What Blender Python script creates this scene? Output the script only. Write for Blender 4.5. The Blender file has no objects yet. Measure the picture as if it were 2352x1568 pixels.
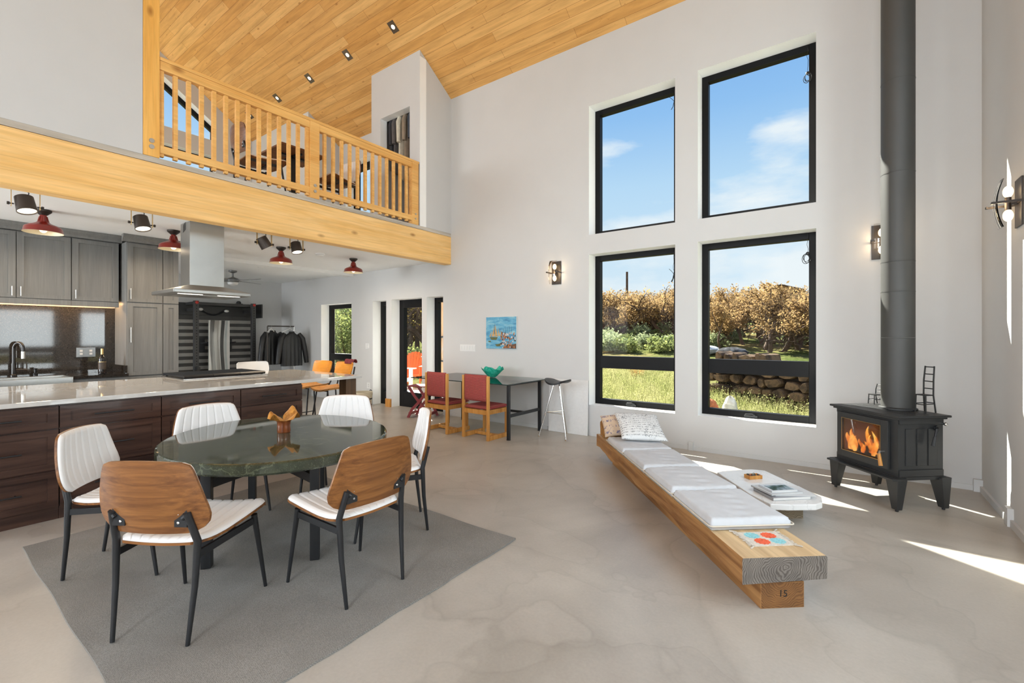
import bpy, bmesh, math, random
from mathutils import Matrix, Vector
import numpy as np
random.seed(7)
PI = math.pi
S = bpy.context.scene
COL = S.collection

# ------------------------------------------------------------------ camera, sky, sun, daylight, fill, exposure
cam_d = bpy.data.cameras.new('camera'); cam = bpy.data.objects.new('camera', cam_d); COL.objects.link(cam)
cam_d.sensor_fit = 'HORIZONTAL'; cam_d.sensor_width = 36.0; cam_d.lens = 16.0
cam_d.shift_y = -13.5/2352.0
cam.location = (0, 0, 1.41); cam.rotation_euler = (PI/2, 0, math.radians(36.197))
cam_d.clip_start = 0.02; cam_d.clip_end = 400
S.camera = cam
S.view_settings.view_transform = 'Standard'; S.view_settings.look = 'None'
S.view_settings.exposure = 0.0; S.view_settings.gamma = 1.0; S.view_settings.use_curve_mapping = False

W = bpy.data.worlds.new('sky'); S.world = W; W.use_nodes = True
wn = W.node_tree.nodes; wl = W.node_tree.links; wn.clear()
w_out = wn.new('ShaderNodeOutputWorld'); w_bg = wn.new('ShaderNodeBackground'); w_bg.inputs[1].default_value = 1.0
w_tc = wn.new('ShaderNodeTexCoord'); w_sep = wn.new('ShaderNodeSeparateXYZ'); wl.new(w_tc.outputs['Generated'], w_sep.inputs[0])
w_r = wn.new('ShaderNodeValToRGB'); e = w_r.color_ramp.elements
e[0].position = 0.0; e[0].color = (.80, .88, .97, 1); e[1].position = 1.0; e[1].color = (.12, .30, .74, 1)
for p, c in ((.16, (.64, .81, .97, 1)), (.30, (.50, .72, .96, 1)), (.42, (.30, .55, .92, 1)), (.55, (.20, .43, .87, 1))):
    q = e.new(p); q.color = c
wl.new(w_sep.outputs[2], w_r.inputs[0])
w_map = wn.new('ShaderNodeMapping'); w_map.inputs['Scale'].default_value = (2.2, 2.2, 6.5); wl.new(w_tc.outputs['Generated'], w_map.inputs[0])
w_no = wn.new('ShaderNodeTexNoise'); w_no.inputs['Scale'].default_value = 1.6; w_no.inputs['Detail'].default_value = 8; w_no.inputs['Roughness'].default_value = .55
wl.new(w_map.outputs[0], w_no.inputs[0])
# low banks of cloud thin out with height; one puff stands alone higher up
w_lo = wn.new('ShaderNodeMapRange'); w_lo.inputs[1].default_value = .05; w_lo.inputs[2].default_value = .45; w_lo.inputs[3].default_value = .15; w_lo.inputs[4].default_value = -.14
wl.new(w_sep.outputs[2], w_lo.inputs[0])
w_add = wn.new('ShaderNodeMath'); wl.new(w_no.outputs[0], w_add.inputs[0]); wl.new(w_lo.outputs[0], w_add.inputs[1])
pd = Vector((-.104, 1.139, .446)).normalized()
w_dot = wn.new('ShaderNodeVectorMath'); w_dot.operation = 'DISTANCE'; w_dot.inputs[1].default_value = pd; 
w_nm = wn.new('ShaderNodeVectorMath'); w_nm.operation = 'NORMALIZE'; wl.new(w_tc.outputs['Generated'], w_nm.inputs[0])
w_sc = wn.new('ShaderNodeVectorMath'); w_sc.operation = 'MULTIPLY'; w_sc.inputs[1].default_value = (1, 1, 2.1)
w_dot.inputs[1].default_value = (pd.x, pd.y, pd.z*2.1)
wl.new(w_nm.outputs[0], w_sc.inputs[0]); wl.new(w_sc.outputs[0], w_dot.inputs[0])
w_pf = wn.new('ShaderNodeMapRange'); w_pf.inputs[1].default_value = .0; w_pf.inputs[2].default_value = .13; w_pf.inputs[3].default_value = .27; w_pf.inputs[4].default_value = 0
wl.new(w_dot.outputs['Value'], w_pf.inputs[0])
w_add2 = wn.new('ShaderNodeMath'); wl.new(w_add.outputs[0], w_add2.inputs[0]); wl.new(w_pf.outputs[0], w_add2.inputs[1])
w_cr = wn.new('ShaderNodeMapRange'); w_cr.inputs[1].default_value = .50; w_cr.inputs[2].default_value = .66; wl.new(w_add2.outputs[0], w_cr.inputs[0])
w_mx = wn.new('ShaderNodeMixRGB'); w_mx.inputs[2].default_value = (.93, .96, 1.0, 1)
w_k = wn.new('ShaderNodeMath'); w_k.operation = 'MULTIPLY'; w_k.inputs[1].default_value = .85; wl.new(w_cr.outputs[0], w_k.inputs[0])
wl.new(w_k.outputs[0], w_mx.inputs[0]); wl.new(w_r.outputs[0], w_mx.inputs[1])
wl.new(w_mx.outputs[0], w_bg.inputs[0]); wl.new(w_bg.outputs[0], w_out.inputs[0])

sun_d = bpy.data.lights.new('sun', 'SUN'); sun_d.energy = 24.0; sun_d.angle = math.radians(.5); sun_d.color = (1, .95, .86)
sun = bpy.data.objects.new('sun', sun_d); COL.objects.link(sun); sun.location = (-20, 20, 24)
sun.rotation_euler = Vector((.843, -.537, -.886)).to_track_quat('-Z', 'Y').to_euler()

def area(name, loc, direction, sx, sy, power, color=(1, 1, 1)):
    d = bpy.data.lights.new(name, 'AREA'); d.shape = 'RECTANGLE'; d.size = sx; d.size_y = sy; d.energy = power; d.color = color
    o = bpy.data.objects.new(name, d); COL.objects.link(o); o.location = loc
    o.rotation_euler = Vector(direction).to_track_quat('-Z', 'Z').to_euler(); return o
# daylight through the windows beside the camera; the rear-wall lamps are added fill
DAY = (.90, .955, 1.0)
area('daylight_right_window', (1.25, 2.1, 1.5), (-1, 0, 0), 1.15, 2.1, 75, DAY)
area('daylight_right_window', (1.25, 3.65, 1.5), (-1, 0, 0), 1.1, 2.1, 75, DAY)
area('daylight_right_upper_window', (1.25, 2.1, 3.75), (-1, 0, 0), 1.15, 1.8, 45, DAY)
area('daylight_right_upper_window', (1.25, 3.65, 3.75), (-1, 0, 0), 1.1, 1.8, 45, DAY)
for i, x in enumerate((-4.4, -2.2, 0.0)):
    area('fill_rear_lower', (x, -3.7, 1.5), (0, 1, 0), 1.5, 2.1, (26, 28, 125)[i], DAY)
    area('fill_rear_upper', (x, -3.7, 3.9), (0, 1, .05), 1.5, 2.0, (26, 36, 145)[i], DAY)
area('fill_kitchen', (-7.2, -3.7, 1.6), (0, 1, 0), 1.8, 1.9, 230, DAY)
area('fill_gym', (-10.2, -3.7, 1.6), (0, 1, 0), 1.5, 1.9, 200, DAY)
area('fill_loft', (-8.6, -3.7, 4.6), (0, 1, .1), 3.0, 1.5, 230, DAY)

# ------------------------------------------------------------------ materials
def newmat(name):
    m = bpy.data.materials.new(name); m.use_nodes = True
    nt = m.node_tree; b = nt.nodes['Principled BSDF']; return m, nt, b
def rgb(h):
    def l(c): c /= 255.0; return c/12.92 if c <= .04045 else ((c+.055)/1.055)**2.4
    return (l(h[0]), l(h[1]), l(h[2]), 1)
def ramp(nt, fac, stops):
    r = nt.nodes.new('ShaderNodeValToRGB'); el = r.color_ramp.elements
    el[0].position, el[0].color = stops[0][0], stops[0][1]; el[1].position, el[1].color = stops[-1][0], stops[-1][1]
    for p, c in stops[1:-1]:
        q = el.new(p); q.color = c
    nt.links.new(fac, r.inputs[0]); return r
def noise(nt, vec, scale, detail=4, rough=.5, dist=0.0):
    n = nt.nodes.new('ShaderNodeTexNoise'); n.inputs['Scale'].default_value = scale; n.inputs['Detail'].default_value = detail
    n.inputs['Roughness'].default_value = rough; n.inputs['Distortion'].default_value = dist
    if vec is not None: nt.links.new(vec, n.inputs['Vector'])
    return n
def coords(nt, scale=(1, 1, 1), rot=(0, 0, 0), kind='Object'):
    t = nt.nodes.new('ShaderNodeTexCoord'); mp = nt.nodes.new('ShaderNodeMapping')
    mp.inputs['Scale'].default_value = scale; mp.inputs['Rotation'].default_value = rot
    nt.links.new(t.outputs[kind], mp.inputs[0]); return mp.outputs[0]
def bump(nt, b, h, strength=.3, dist=.01):
    k = nt.nodes.new('ShaderNodeBump'); k.inputs['Strength'].default_value = strength; k.inputs['Distance'].default_value = dist
    nt.links.new(h, k.inputs['Height']); nt.links.new(k.outputs[0], b.inputs['Normal'])
def mul(nt, a, bb, fac=1.0, mode='MULTIPLY'):
    x = nt.nodes.new('ShaderNodeMixRGB'); x.blend_type = mode; x.inputs[0].default_value = fac
    nt.links.new(a, x.inputs[1]); nt.links.new(bb, x.inputs[2]); return x.outputs[0]
def plain(name, c, rough=.5, metal=0.0, var=.06, scale=6.0, bmp=0.0, bscale=60.0, spec=.5, coat=0.0):
    m, nt, b = newmat(name); v = coords(nt)
    n = noise(nt, v, scale, 4)
    lo = tuple(x*(1-var) for x in c[:3])+(1,); hi = tuple(min(1, x*(1+var)) for x in c[:3])+(1,)
    r = ramp(nt, n.outputs[0], [(.3, lo), (.7, hi)]); nt.links.new(r.outputs[0], b.inputs['Base Color'])
    b.inputs['Roughness'].default_value = rough; b.inputs['Metallic'].default_value = metal
    b.inputs['Specular IOR Level'].default_value = spec; b.inputs['Coat Weight'].default_value = coat
    if bmp: bump(nt, b, noise(nt, v, bscale, 3).outputs[0], bmp, .004)
    return m
def wood(name, c1, c2, axis=0, scale=1.0, stretch=14.0, rough=.5, dark=None, knots=0.0, coat=0.0, contrast=(.35, .65), spec=.4):
    m, nt, b = newmat(name)
    sc = [stretch*scale]*3; sc[axis] = scale*.9
    v = coords(nt, tuple(sc))
    n1 = noise(nt, v, 1.0, 6, .6, .6)
    st = [(contrast[0], c1), (contrast[1], c2)]
    if dark: st = [(contrast[0]-.12, dark)]+st
    r = ramp(nt, n1.outputs[0], st)
    sc2 = [stretch*scale*7]*3; sc2[axis] = scale*3
    n2 = noise(nt, coords(nt, tuple(sc2)), 1.0, 3, .5)
    r2 = ramp(nt, n2.outputs[0], [(.25, (.86, .86, .86, 1)), (.7, (1.04, 1.04, 1.04, 1))])
    c = mul(nt, r.outputs[0], r2.outputs[0])
    if knots:
        sk = [3.2]*3; sk[axis] = 1.5
        vo = nt.nodes.new('ShaderNodeTexVoronoi'); vo.inputs['Scale'].default_value = knots
        nt.links.new(coords(nt, tuple(sk)), vo.inputs['Vector'])
        rk = ramp(nt, vo.outputs['Distance'], [(.03, (.35, .22, .12, 1)), (.10, (1, 1, 1, 1))])
        c = mul(nt, c, rk.outputs[0], .8)
    nt.links.new(c, b.inputs['Base Color'])
    b.inputs['Roughness'].default_value = rough; b.inputs['Coat Weight'].default_value = coat; b.inputs['Specular IOR Level'].default_value = spec
    bump(nt, b, n2.outputs[0], .12, .002)
    return m
def emit(name, c, s):
    m, nt, b = newmat(name); b.inputs['Base Color'].default_value = (*c[:3], 1)
    b.inputs['Emission Color'].default_value = (*c[:3], 1); b.inputs['Emission Strength'].default_value = s; return m
def pane(name, tint=(.97, .99, .98, 1), gloss=1.0, ior=1.45):
    m, nt, b = newmat(name); nt.nodes.remove(b); out = nt.nodes['Material Output']
    t = nt.nodes.new('ShaderNodeBsdfTransparent'); t.inputs[0].default_value = tint
    g = nt.nodes.new('ShaderNodeBsdfGlossy'); g.inputs['Roughness'].default_value = .01
    f = nt.nodes.new('ShaderNodeFresnel'); f.inputs['IOR'].default_value = ior
    k = nt.nodes.new('ShaderNodeMath'); k.operation = 'MULTIPLY'; k.inputs[1].default_value = gloss; nt.links.new(f.outputs[0], k.inputs[0])
    x = nt.nodes.new('ShaderNodeMixShader'); nt.links.new(k.outputs[0], x.inputs[0]); nt.links.new(t.outputs[0], x.inputs[1]); nt.links.new(g.outputs[0], x.inputs[2])
    nt.links.new(x.outputs[0], out.inputs[0]); return m

M = {}
M['wall'] = plain('wall_paint', (.60, .597, .59), .75, var=.012, scale=3, bmp=.05, bscale=90, spec=.25)
M['white'] = plain('white_paint', (.90, .90, .89), .6, var=.01, spec=.3)
M['reveal'] = plain('lit_reveal_white', (.93, .93, .915), .7, var=.01, spec=.2)  # light falling on the reveals is put into this brighter white
M['base'] = plain('baseboard_paint', (.58, .58, .575), .55, var=.02)
M['frame'] = plain('black_frame', (.004, .004, .0045), .5, var=.1, spec=.2)
M['glass'] = pane('window_glass', gloss=.05)
M['black'] = plain('black_metal', (.013, .014, .016), .42, var=.1)
M['blackgloss'] = plain('black_gloss', (.012, .011, .011), .15, var=.1)
M['chrome'] = plain('chrome', (.75, .75, .74), .15, 1.0, var=.02)
M['steel'] = plain('brushed_steel', (.62, .62, .60), .27, 1.0, var=.08, scale=4)
M['hoodsteel'] = plain('hood_steel', (.40, .40, .39), .36, 1.0, var=.06, scale=4)
M['nickel'] = plain('satin_nickel', (.55, .54, .52), .3, 1.0, var=.03)
M['brass'] = plain('brass', (.60, .42, .18), .32, 1.0, var=.05)
M['beam'] = wood('glulam_pine', rgb((240, 190, 114)), rgb((252, 210, 144)), 1, .8, 9, .55, dark=rgb((228, 172, 98)), knots=.9)
def lamination(m, h):
    nt = m.node_tree; b = nt.nodes['Principled BSDF']; src = b.inputs['Base Color'].links[0].from_socket
    sp = nt.nodes.new('ShaderNodeSeparateXYZ'); nt.links.new(coords(nt), sp.inputs[0]); k = nt.nodes.new('ShaderNodeMath'); k.operation = 'PINGPONG'; k.inputs[1].default_value = h; nt.links.new(sp.outputs[2], k.inputs[0])
    nt.links.new(mul(nt, src, ramp(nt, k.outputs[0], [(.0012, (.80, .74, .66, 1)), (.0035, (1, 1, 1, 1))]).outputs[0], .8), b.inputs['Base Color'])
lamination(M['beam'], .058)
M['post'] = wood('post_pine', rgb((232, 168, 78)), rgb((248, 192, 104)), 2, .9, 10, .5, dark=rgb((216, 148, 60)), knots=.9)
M['rail'] = wood('rail_pine', rgb((226, 166, 88)), rgb((244, 194, 118)), 1, .9, 10, .5, dark=rgb((206, 142, 66)), knots=.8)
M['subfloor'] = wood('plywood_edge', rgb((176, 166, 152)), rgb((206, 198, 186)), 1, .9, 10, .7)
M['walnut'] = wood('walnut_veneer', rgb((104, 62, 29)), rgb((148, 97, 50)), 0, 1.3, 28, .36, dark=rgb((72, 42, 20)), coat=.12)
M['espresso'] = wood('espresso_cabinet', rgb((52, 35, 30)), rgb((86, 62, 52)), 1, 1.0, 12, .30, dark=rgb((40, 26, 22)), coat=.1)
M['greycab'] = wood('grey_cabinet', rgb((112, 112, 111)), rgb((122, 122, 120)), 2, 1.2, 14, .5)
M['oak'] = wood('oak', rgb((178, 118, 52)), rgb((214, 156, 84)), 2, 1.2, 16, .42, dark=rgb((150, 94, 40)), coat=.1)
M['honey'] = wood('honey_ply', rgb((198, 124, 34)), rgb((226, 154, 56)), 0, 1.0, 10, .35, coat=.2)
M['legwood'] = wood('leg_brown', rgb((70, 48, 30)), rgb((96, 70, 46)), 2, 1.2, 14, .35, coat=.3)
M['leather'] = plain('white_leatherette', (.84, .83, .82), .5, var=.02, bmp=.08, bscale=160)
M['cream'] = plain('cream_lampshade_inner', (.86, .76, .55), .4, var=.02)
M['red_enamel'] = plain('red_enamel', rgb((126, 28, 15)), .28, var=.05, coat=.3)
M['dark_bronze'] = plain('dark_bronze', (.035, .027, .022), .4, .3, var=.1)
M['spotcan'] = plain('bronze_can', (.05, .037, .03), .42, .3, var=.1)
M['bulb'] = emit('warm_bulb', (1, .80, .52), 2.5)
M['bulb_soft'] = emit('sconce_bulb', (1, .74, .42), 4.0)
M['spotdisc'] = emit('spot_disc', (1, .88, .68), 2.2)
M['ledstrip'] = emit('led_strip', (1, .60, .28), 45.0)
M['hoodlamp'] = emit('hood_lamp', (1, .97, .9), 1.3)
M['redfab'] = plain('red_weave', rgb((150, 46, 50)), .85, var=.12, scale=30)
M['greyrug'] = None
M['redpaint'] = plain('red_paint', rgb((128, 34, 38)), .45, var=.08)
M['orange'] = plain('orange_plastic', rgb((232, 98, 30)), .45, var=.06)
M['stovecast'] = plain('stove_iron', (.030, .031, .032), .48, .2, var=.08, scale=10, bmp=.04, bscale=200)
M['pipe'] = plain('stove_pipe', (.045, .045, .042), .55, .0, var=.05, spec=.6)
M['iron'] = plain('wrought_iron', (.02, .02, .02), .5, .3, var=.1)
M['jacket'] = plain('black_leather', (.009, .009, .0095), .45, var=.15, bmp=.12, bscale=30)
M['plastic_w'] = plain('white_plastic', (.74, .74, .73), .35, var=.01)
M['terracotta'] = plain('stucco_tan', rgb((206, 168, 130)), .85, var=.06)
M['dirt'] = None

def build_floor_mat():
    m, nt, b = newmat('polished_concrete'); v = coords(nt)
    n1 = noise(nt, v, .55, 6, .55, .8); n2 = noise(nt, v, 3.5, 7, .62, .3); n3 = noise(nt, v, 60, 3, .6)
    r1 = ramp(nt, n1.outputs[0], [(.30, rgb((158, 150, 140))), (.5, rgb((178, 171, 161))), (.70, rgb((190, 184, 175)))])
    r2 = ramp(nt, n2.outputs[0], [(.18, (.91, .905, .90, 1)), (.78, (1.05, 1.05, 1.05, 1))])
    r3 = ramp(nt, n3.outputs[0], [(.3, (.95, .95, .95, 1)), (.7, (1.03, 1.03, 1.03, 1))])
    c = mul(nt, mul(nt, r1.outputs[0], r2.outputs[0]), r3.outputs[0])
    # soft tide marks of the trowelled slurry, each with one crisp edge
    for sc, off, d_ in ((.62, 0, .90), (.95, 5.3, .93)):
        mp = nt.nodes.new('ShaderNodeMapping'); mp.inputs['Location'].default_value = (off, off*.7, 0); nt.links.new(v, mp.inputs[0])
        n4 = noise(nt, mp.outputs[0], sc, 4, .45, .5)
        r4 = ramp(nt, n4.outputs[0], [(.44, (1, 1, 1, 1)), (.505, (d_+.03, d_+.028, d_+.025, 1)), (.512, (d_-.03, d_-.033, d_-.04, 1)), (.518, (1.0, 1.0, 1.0, 1))]); c = mul(nt, c, r4.outputs[0])
    class x: outputs = [c]
    nt.links.new(x.outputs[0], b.inputs['Base Color'])
    rr = ramp(nt, n2.outputs[0], [(.2, (.30, .30, .30, 1)), (.8, (.38, .38, .38, 1))]); nt.links.new(rr.outputs[0], b.inputs['Roughness'])
    b.inputs['Specular IOR Level'].default_value = .4
    return m
M['floor'] = build_floor_mat()
def build_plank_mat():
    m, nt, b = newmat('pine_planks'); v = coords(nt)
    br = nt.nodes.new('ShaderNodeTexBrick'); nt.links.new(v, br.inputs['Vector'])
    br.offset = .37; br.inputs['Scale'].default_value = 1.0; br.inputs['Brick Width'].default_value = 1.9; br.inputs['Row Height'].default_value = .135
    br.inputs['Mortar Size'].default_value = .0022; br.inputs['Mortar Smooth'].default_value = .4; br.inputs['Bias'].default_value = 0
    br.inputs['Color1'].default_value = rgb((224, 176, 110)); br.inputs['Color2'].default_value = rgb((206, 150, 80)); br.inputs['Mortar'].default_value = rgb((140, 90, 42))
    g = noise(nt, coords(nt, (1.2, 16, 1)), 1.0, 6, .6, .5); rg = ramp(nt, g.outputs[0], [(.3, (.80, .76, .70, 1)), (.6, (1.08, 1.08, 1.08, 1))])
    c = mul(nt, br.outputs[0], rg.outputs[0])
    vo = nt.nodes.new('ShaderNodeTexVoronoi'); vo.inputs['Scale'].default_value = 1.5; nt.links.new(coords(nt, (1.3, 3.4, 1)), vo.inputs['Vector'])
    rk = ramp(nt, vo.outputs['Distance'], [(.03, (.50, .34, .20, 1)), (.09, (1, 1, 1, 1))]); c = mul(nt, c, rk.outputs[0], .7)
    n5 = noise(nt, coords(nt, (7, 26, 1)), 1.0, 4, .7, .8); r5 = ramp(nt, n5.outputs[0], [(.30, (.66, .52, .36, 1)), (.36, (1, 1, 1, 1))]); c = mul(nt, c, r5.outputs[0], .8)
    nt.links.new(c, b.inputs['Base Color']); b.inputs['Roughness'].default_value = .5; b.inputs['Specular IOR Level'].default_value = .35
    bump(nt, b, br.outputs['Fac'], -.2, .004); return m
M['planks'] = build_plank_mat()
def build_rug_mat():
    m, nt, b = newmat('flat_weave_rug'); v = coords(nt)
    w1 = nt.nodes.new('ShaderNodeTexWave'); w1.bands_direction = 'DIAGONAL'; w1.inputs['Scale'].default_value = 60; w1.inputs['Distortion'].default_value = 1.5; w1.inputs['Detail'].default_value = 2; nt.links.new(v, w1.inputs['Vector'])
    ck = nt.nodes.new('ShaderNodeTexVoronoi'); ck.inputs['Scale'].default_value = 210; nt.links.new(v, ck.inputs['Vector'])
    n1 = noise(nt, v, 1.6, 5); r1 = ramp(nt, n1.outputs[0], [(.3, rgb((122, 119, 114))), (.7, rgb((144, 141, 136)))])
    r2 = ramp(nt, ck.outputs['Distance'], [(.1, (.70, .70, .70, 1)), (.6, (1.15, 1.15, 1.15, 1))])
    r3 = ramp(nt, w1.outputs[0], [(.2, (.86, .86, .86, 1)), (.8, (1.05, 1.05, 1.05, 1))])
    c = mul(nt, mul(nt, r1.outputs[0], r2.outputs[0]), r3.outputs[0])
    nt.links.new(c, b.inputs['Base Color']); b.inputs['Roughness'].default_value = .95; b.inputs['Specular IOR Level'].default_value = .1
    bump(nt, b, ck.outputs['Distance'], .25, .002); return m
M['rug'] = build_rug_mat()
def build_stone(name, base, vein, spark, scale, rough, veins=.5):
    m, nt, b = newmat(name); v = coords(nt)
    n1 = noise(nt, v, scale, 8, .65, 1.2); r1 = ramp(nt, n1.outputs[0], [(.25, base[0]), (.55, base[1]), (.8, base[2])])
    nd = noise(nt, v, scale*.6, 5, .6); ad = nt.nodes.new('ShaderNodeMixRGB'); ad.blend_type = 'ADD'; ad.inputs[0].default_value = .6
    nt.links.new(v, ad.inputs[1]); nt.links.new(nd.outputs['Color'], ad.inputs[2])
    vo = nt.nodes.new('ShaderNodeTexVoronoi'); vo.feature = 'DISTANCE_TO_EDGE'; vo.inputs['Scale'].default_value = scale*.9; nt.links.new(ad.outputs[0], vo.inputs['Vector'])
    rv = ramp(nt, vo.outputs['Distance'], [(0, (1, 1, 1, 1)), (.03, (0, 0, 0, 1))])
    x = nt.nodes.new('ShaderNodeMixRGB'); x.inputs[2].default_value = vein; k = nt.nodes.new('ShaderNodeMath'); k.operation = 'MULTIPLY'; k.inputs[1].default_value = veins
    nt.links.new(rv.outputs[0], k.inputs[0]); nt.links.new(k.outputs[0], x.inputs[0]); nt.links.new(r1.outputs[0], x.inputs[1])
    c = x.outputs[0]
    if spark:
        n3 = noise(nt, v, 170, 2, .5); r3 = ramp(nt, n3.outputs[0], [(.60, (0, 0, 0, 1)), (.72, spark)]); c = mul(nt, c, r3.outputs[0], .8, 'ADD')
    nt.links.new(c, b.inputs['Base Color']); b.inputs['Roughness'].default_value = rough; b.inputs['Specular IOR Level'].default_value = .6; return m
M['marble'] = build_stone('green_marble', [rgb((34, 40, 32)), rgb((56, 62, 48)), rgb((84, 90, 70))], rgb((150, 158, 128)), (.10, .11, .08, 1), 4.2, .05, .28)
M['granite'] = build_stone('black_granite', [rgb((26, 24, 23)), rgb((44, 41, 38)), rgb((66, 60, 54))], rgb((60, 56, 50)), (.10, .09, .08, 1), 40, .05, .3)
M['quartz'] = build_stone('white_quartz', [rgb((196, 194, 190)), rgb((206, 204, 200)), rgb((214, 212, 208))], rgb((190, 188, 184)), None, 5, .035, .2)
M['slab'] = build_stone('white_marble', [rgb((222, 222, 220)), rgb((230, 230, 229)), rgb((236, 236, 236))], rgb((180, 180, 178)), None, 4, .12, .35)
def build_split(name, cols, scale, rough=.85):
    m, nt, b = newmat(name); v = coords(nt); n = noise(nt, v, scale, 6, .65)
    n2 = nt.nodes.new('ShaderNodeTexVoronoi'); n2.inputs['Scale'].default_value = scale*.7; nt.links.new(v, n2.inputs['Vector'])
    r = ramp(nt, n.outputs[0], [(.28+.44*i/(len(cols)-1), c) for i, c in enumerate(cols)])
    c = mul(nt, r.outputs[0], ramp(nt, n2.outputs['Color'], [(.2, (.72, .72, .72, 1)), (.8, (1.12, 1.12, 1.12, 1))]).outputs[0])
    nt.links.new(c, b.inputs['Base Color']); b.inputs['Roughness'].default_value = rough; b.inputs['Specular IOR Level'].default_value = .15; return m
# ------------------------------------------------------------------ mesh builder
def V3(a): return Vector(a)
class MB:
    def __init__(s): s.v = []; s.f = []; s.mi = []; s.m = 0; s.X = None
    def add(s, vs, fs):
        o = len(s.v)
        if s.X is not None: vs = [tuple(s.X @ Vector(q)) for q in vs]
        s.v += [tuple(q) for q in vs]
        s.f += [tuple(o+i for i in q) for q in fs]; s.mi += [s.m]*len(fs); return s
    def bx(s, x0, x1, y0, y1, z0, z1):
        x0, x1 = min(x0, x1), max(x0, x1); y0, y1 = min(y0, y1), max(y0, y1); z0, z1 = min(z0, z1), max(z0, z1)
        return s.add([(x0, y0, z0), (x1, y0, z0), (x1, y1, z0), (x0, y1, z0), (x0, y0, z1), (x1, y0, z1), (x1, y1, z1), (x0, y1, z1)],
                     [(0, 3, 2, 1), (4, 5, 6, 7), (0, 1, 5, 4), (1, 2, 6, 5), (2, 3, 7, 6), (3, 0, 4, 7)])
    def box(s, c, d, R=None):
        hx, hy, hz = d[0]/2, d[1]/2, d[2]/2
        vs = [Vector((a*hx, b*hy, e*hz)) for e in (-1, 1) for a, b in ((-1, -1), (1, -1), (1, 1), (-1, 1))]
        if R is not None: vs = [R @ q for q in vs]
        c = Vector(c)
        return s.add([q+c for q in vs], [(0, 3, 2, 1), (4, 5, 6, 7), (0, 1, 5, 4), (1, 2, 6, 5), (2, 3, 7, 6), (3, 0, 4, 7)])
    def bar(s, p0, p1, w, h, up=(0, 0, 1)):
        p0, p1 = Vector(p0), Vector(p1); d = (p1-p0); L = d.length; d.normalize(); u = Vector(up)
        if abs(d.dot(u)) > .98: u = Vector((0, 1, 0))
        sx = d.cross(u).normalized(); sz = sx.cross(d).normalized()
        R = Matrix((d, sx, sz)).transposed()
        return s.box((p0+p1)/2, (L, w, h), R)
    def tube(s, pts, r, n=10, cap=True, closed=False):
        pts = [Vector(p) for p in pts]; N = len(pts)
        rs = r if isinstance(r, (list, tuple)) else [r]*N
        vs = []; prev = None
        for i, p in enumerate(pts):
            if closed: d = pts[(i+1) % N]-pts[i-1]
            else: d = pts[min(i+1, N-1)]-pts[max(i-1, 0)]
            d.normalize()
            if prev is None:
                u = Vector((0, 0, 1)) if abs(d.z) < .9 else Vector((1, 0, 0)); a = d.cross(u).normalized()
            else:
                a = prev-d*prev.dot(d)
                if a.length < 1e-5: a = d.orthogonal()
                a.normalize()
            prev = a; b = d.cross(a)
            for k in range(n):
                t = 2*PI*k/n; vs.append(p+(a*math.cos(t)+b*math.sin(t))*rs[i])
        fs = []
        for i in range(N if closed else N-1):
            j = (i+1) % N
            for k in range(n):
                l = (k+1) % n; fs.append((i*n+k, i*n+l, j*n+l, j*n+k))
        if cap and not closed: fs.append(tuple(range(n-1, -1, -1))); fs.append(tuple((N-1)*n+k for k in range(n)))
        return s.add(vs, fs)
    def lathe(s, prof, c=(0, 0, 0), n=28, cap=True):
        vs = []; fs = []
        for r, z in prof:
            for k in range(n):
                t = 2*PI*k/n; vs.append((c[0]+r*math.cos(t), c[1]+r*math.sin(t), c[2]+z))
        for i in range(len(prof)-1):
            for k in range(n):
                l = (k+1) % n; fs.append((i*n+k, i*n+l, (i+1)*n+l, (i+1)*n+k))
        if cap:
            if prof[0][0] > 1e-6: fs.append(tuple(range(n-1, -1, -1)))
            if prof[-1][0] > 1e-6: fs.append(tuple((len(prof)-1)*n+k for k in range(n)))
        return s.add(vs, fs)
    def cyl(s, p0, p1, r, n=16): return s.tube([p0, p1], r, n)
    def sph(s, c, r, nu=14, nv=9):
        r = (r, r, r) if isinstance(r, (int, float)) else r; vs = []; fs = []
        for j in range(nv+1):
            ph = PI*j/nv-PI/2
            for i in range(nu):
                t = 2*PI*i/nu; vs.append((c[0]+r[0]*math.cos(ph)*math.cos(t), c[1]+r[1]*math.cos(ph)*math.sin(t), c[2]+r[2]*math.sin(ph)))
        for j in range(nv):
            for i in range(nu):
                k = (i+1) % nu; fs.append((j*nu+i, j*nu+k, (j+1)*nu+k, (j+1)*nu+i))
        return s.add(vs, fs)
    def slab(s, fa, fb, nu, nv):
        """closed sheet between the surfaces fa and fb over (u, v) in [0,1]^2"""
        vs = []; fs = []; W = nu+1; N = W*(nv+1)
        for fn in (fa, fb):
            for j in range(nv+1):
                for i in range(W): vs.append(fn(i/nu, j/nv))
        for j in range(nv):
            for i in range(nu):
                a = j*W+i; fs.append((a, a+1, a+1+W, a+W)); fs.append((N+a, N+a+W, N+a+1+W, N+a+1))
        for i in range(nu):
            fs.append((i, N+i, N+i+1, i+1)); a = nv*W+i; fs.append((a, a+1, N+a+1, N+a))
        for j in range(nv):
            a = j*W; fs.append((a, a+W, N+a+W, N+a)); a = j*W+nu; fs.append((a, N+a, N+a+W, a+W))
        return s.add(vs, fs)
    def prism(s, poly, a0, a1, axis='z'):
        def P(u, v, w): return {'z': (u, v, w), 'y': (u, w, v), 'x': (w, u, v)}[axis]
        n = len(poly); vs = [P(u, v, a0) for u, v in poly]+[P(u, v, a1) for u, v in poly]
        fs = [tuple(range(n-1, -1, -1)), tuple(range(n, 2*n))]+[(i, (i+1) % n, n+(i+1) % n, n+i) for i in range(n)]
        return s.add(vs, fs)
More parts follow.
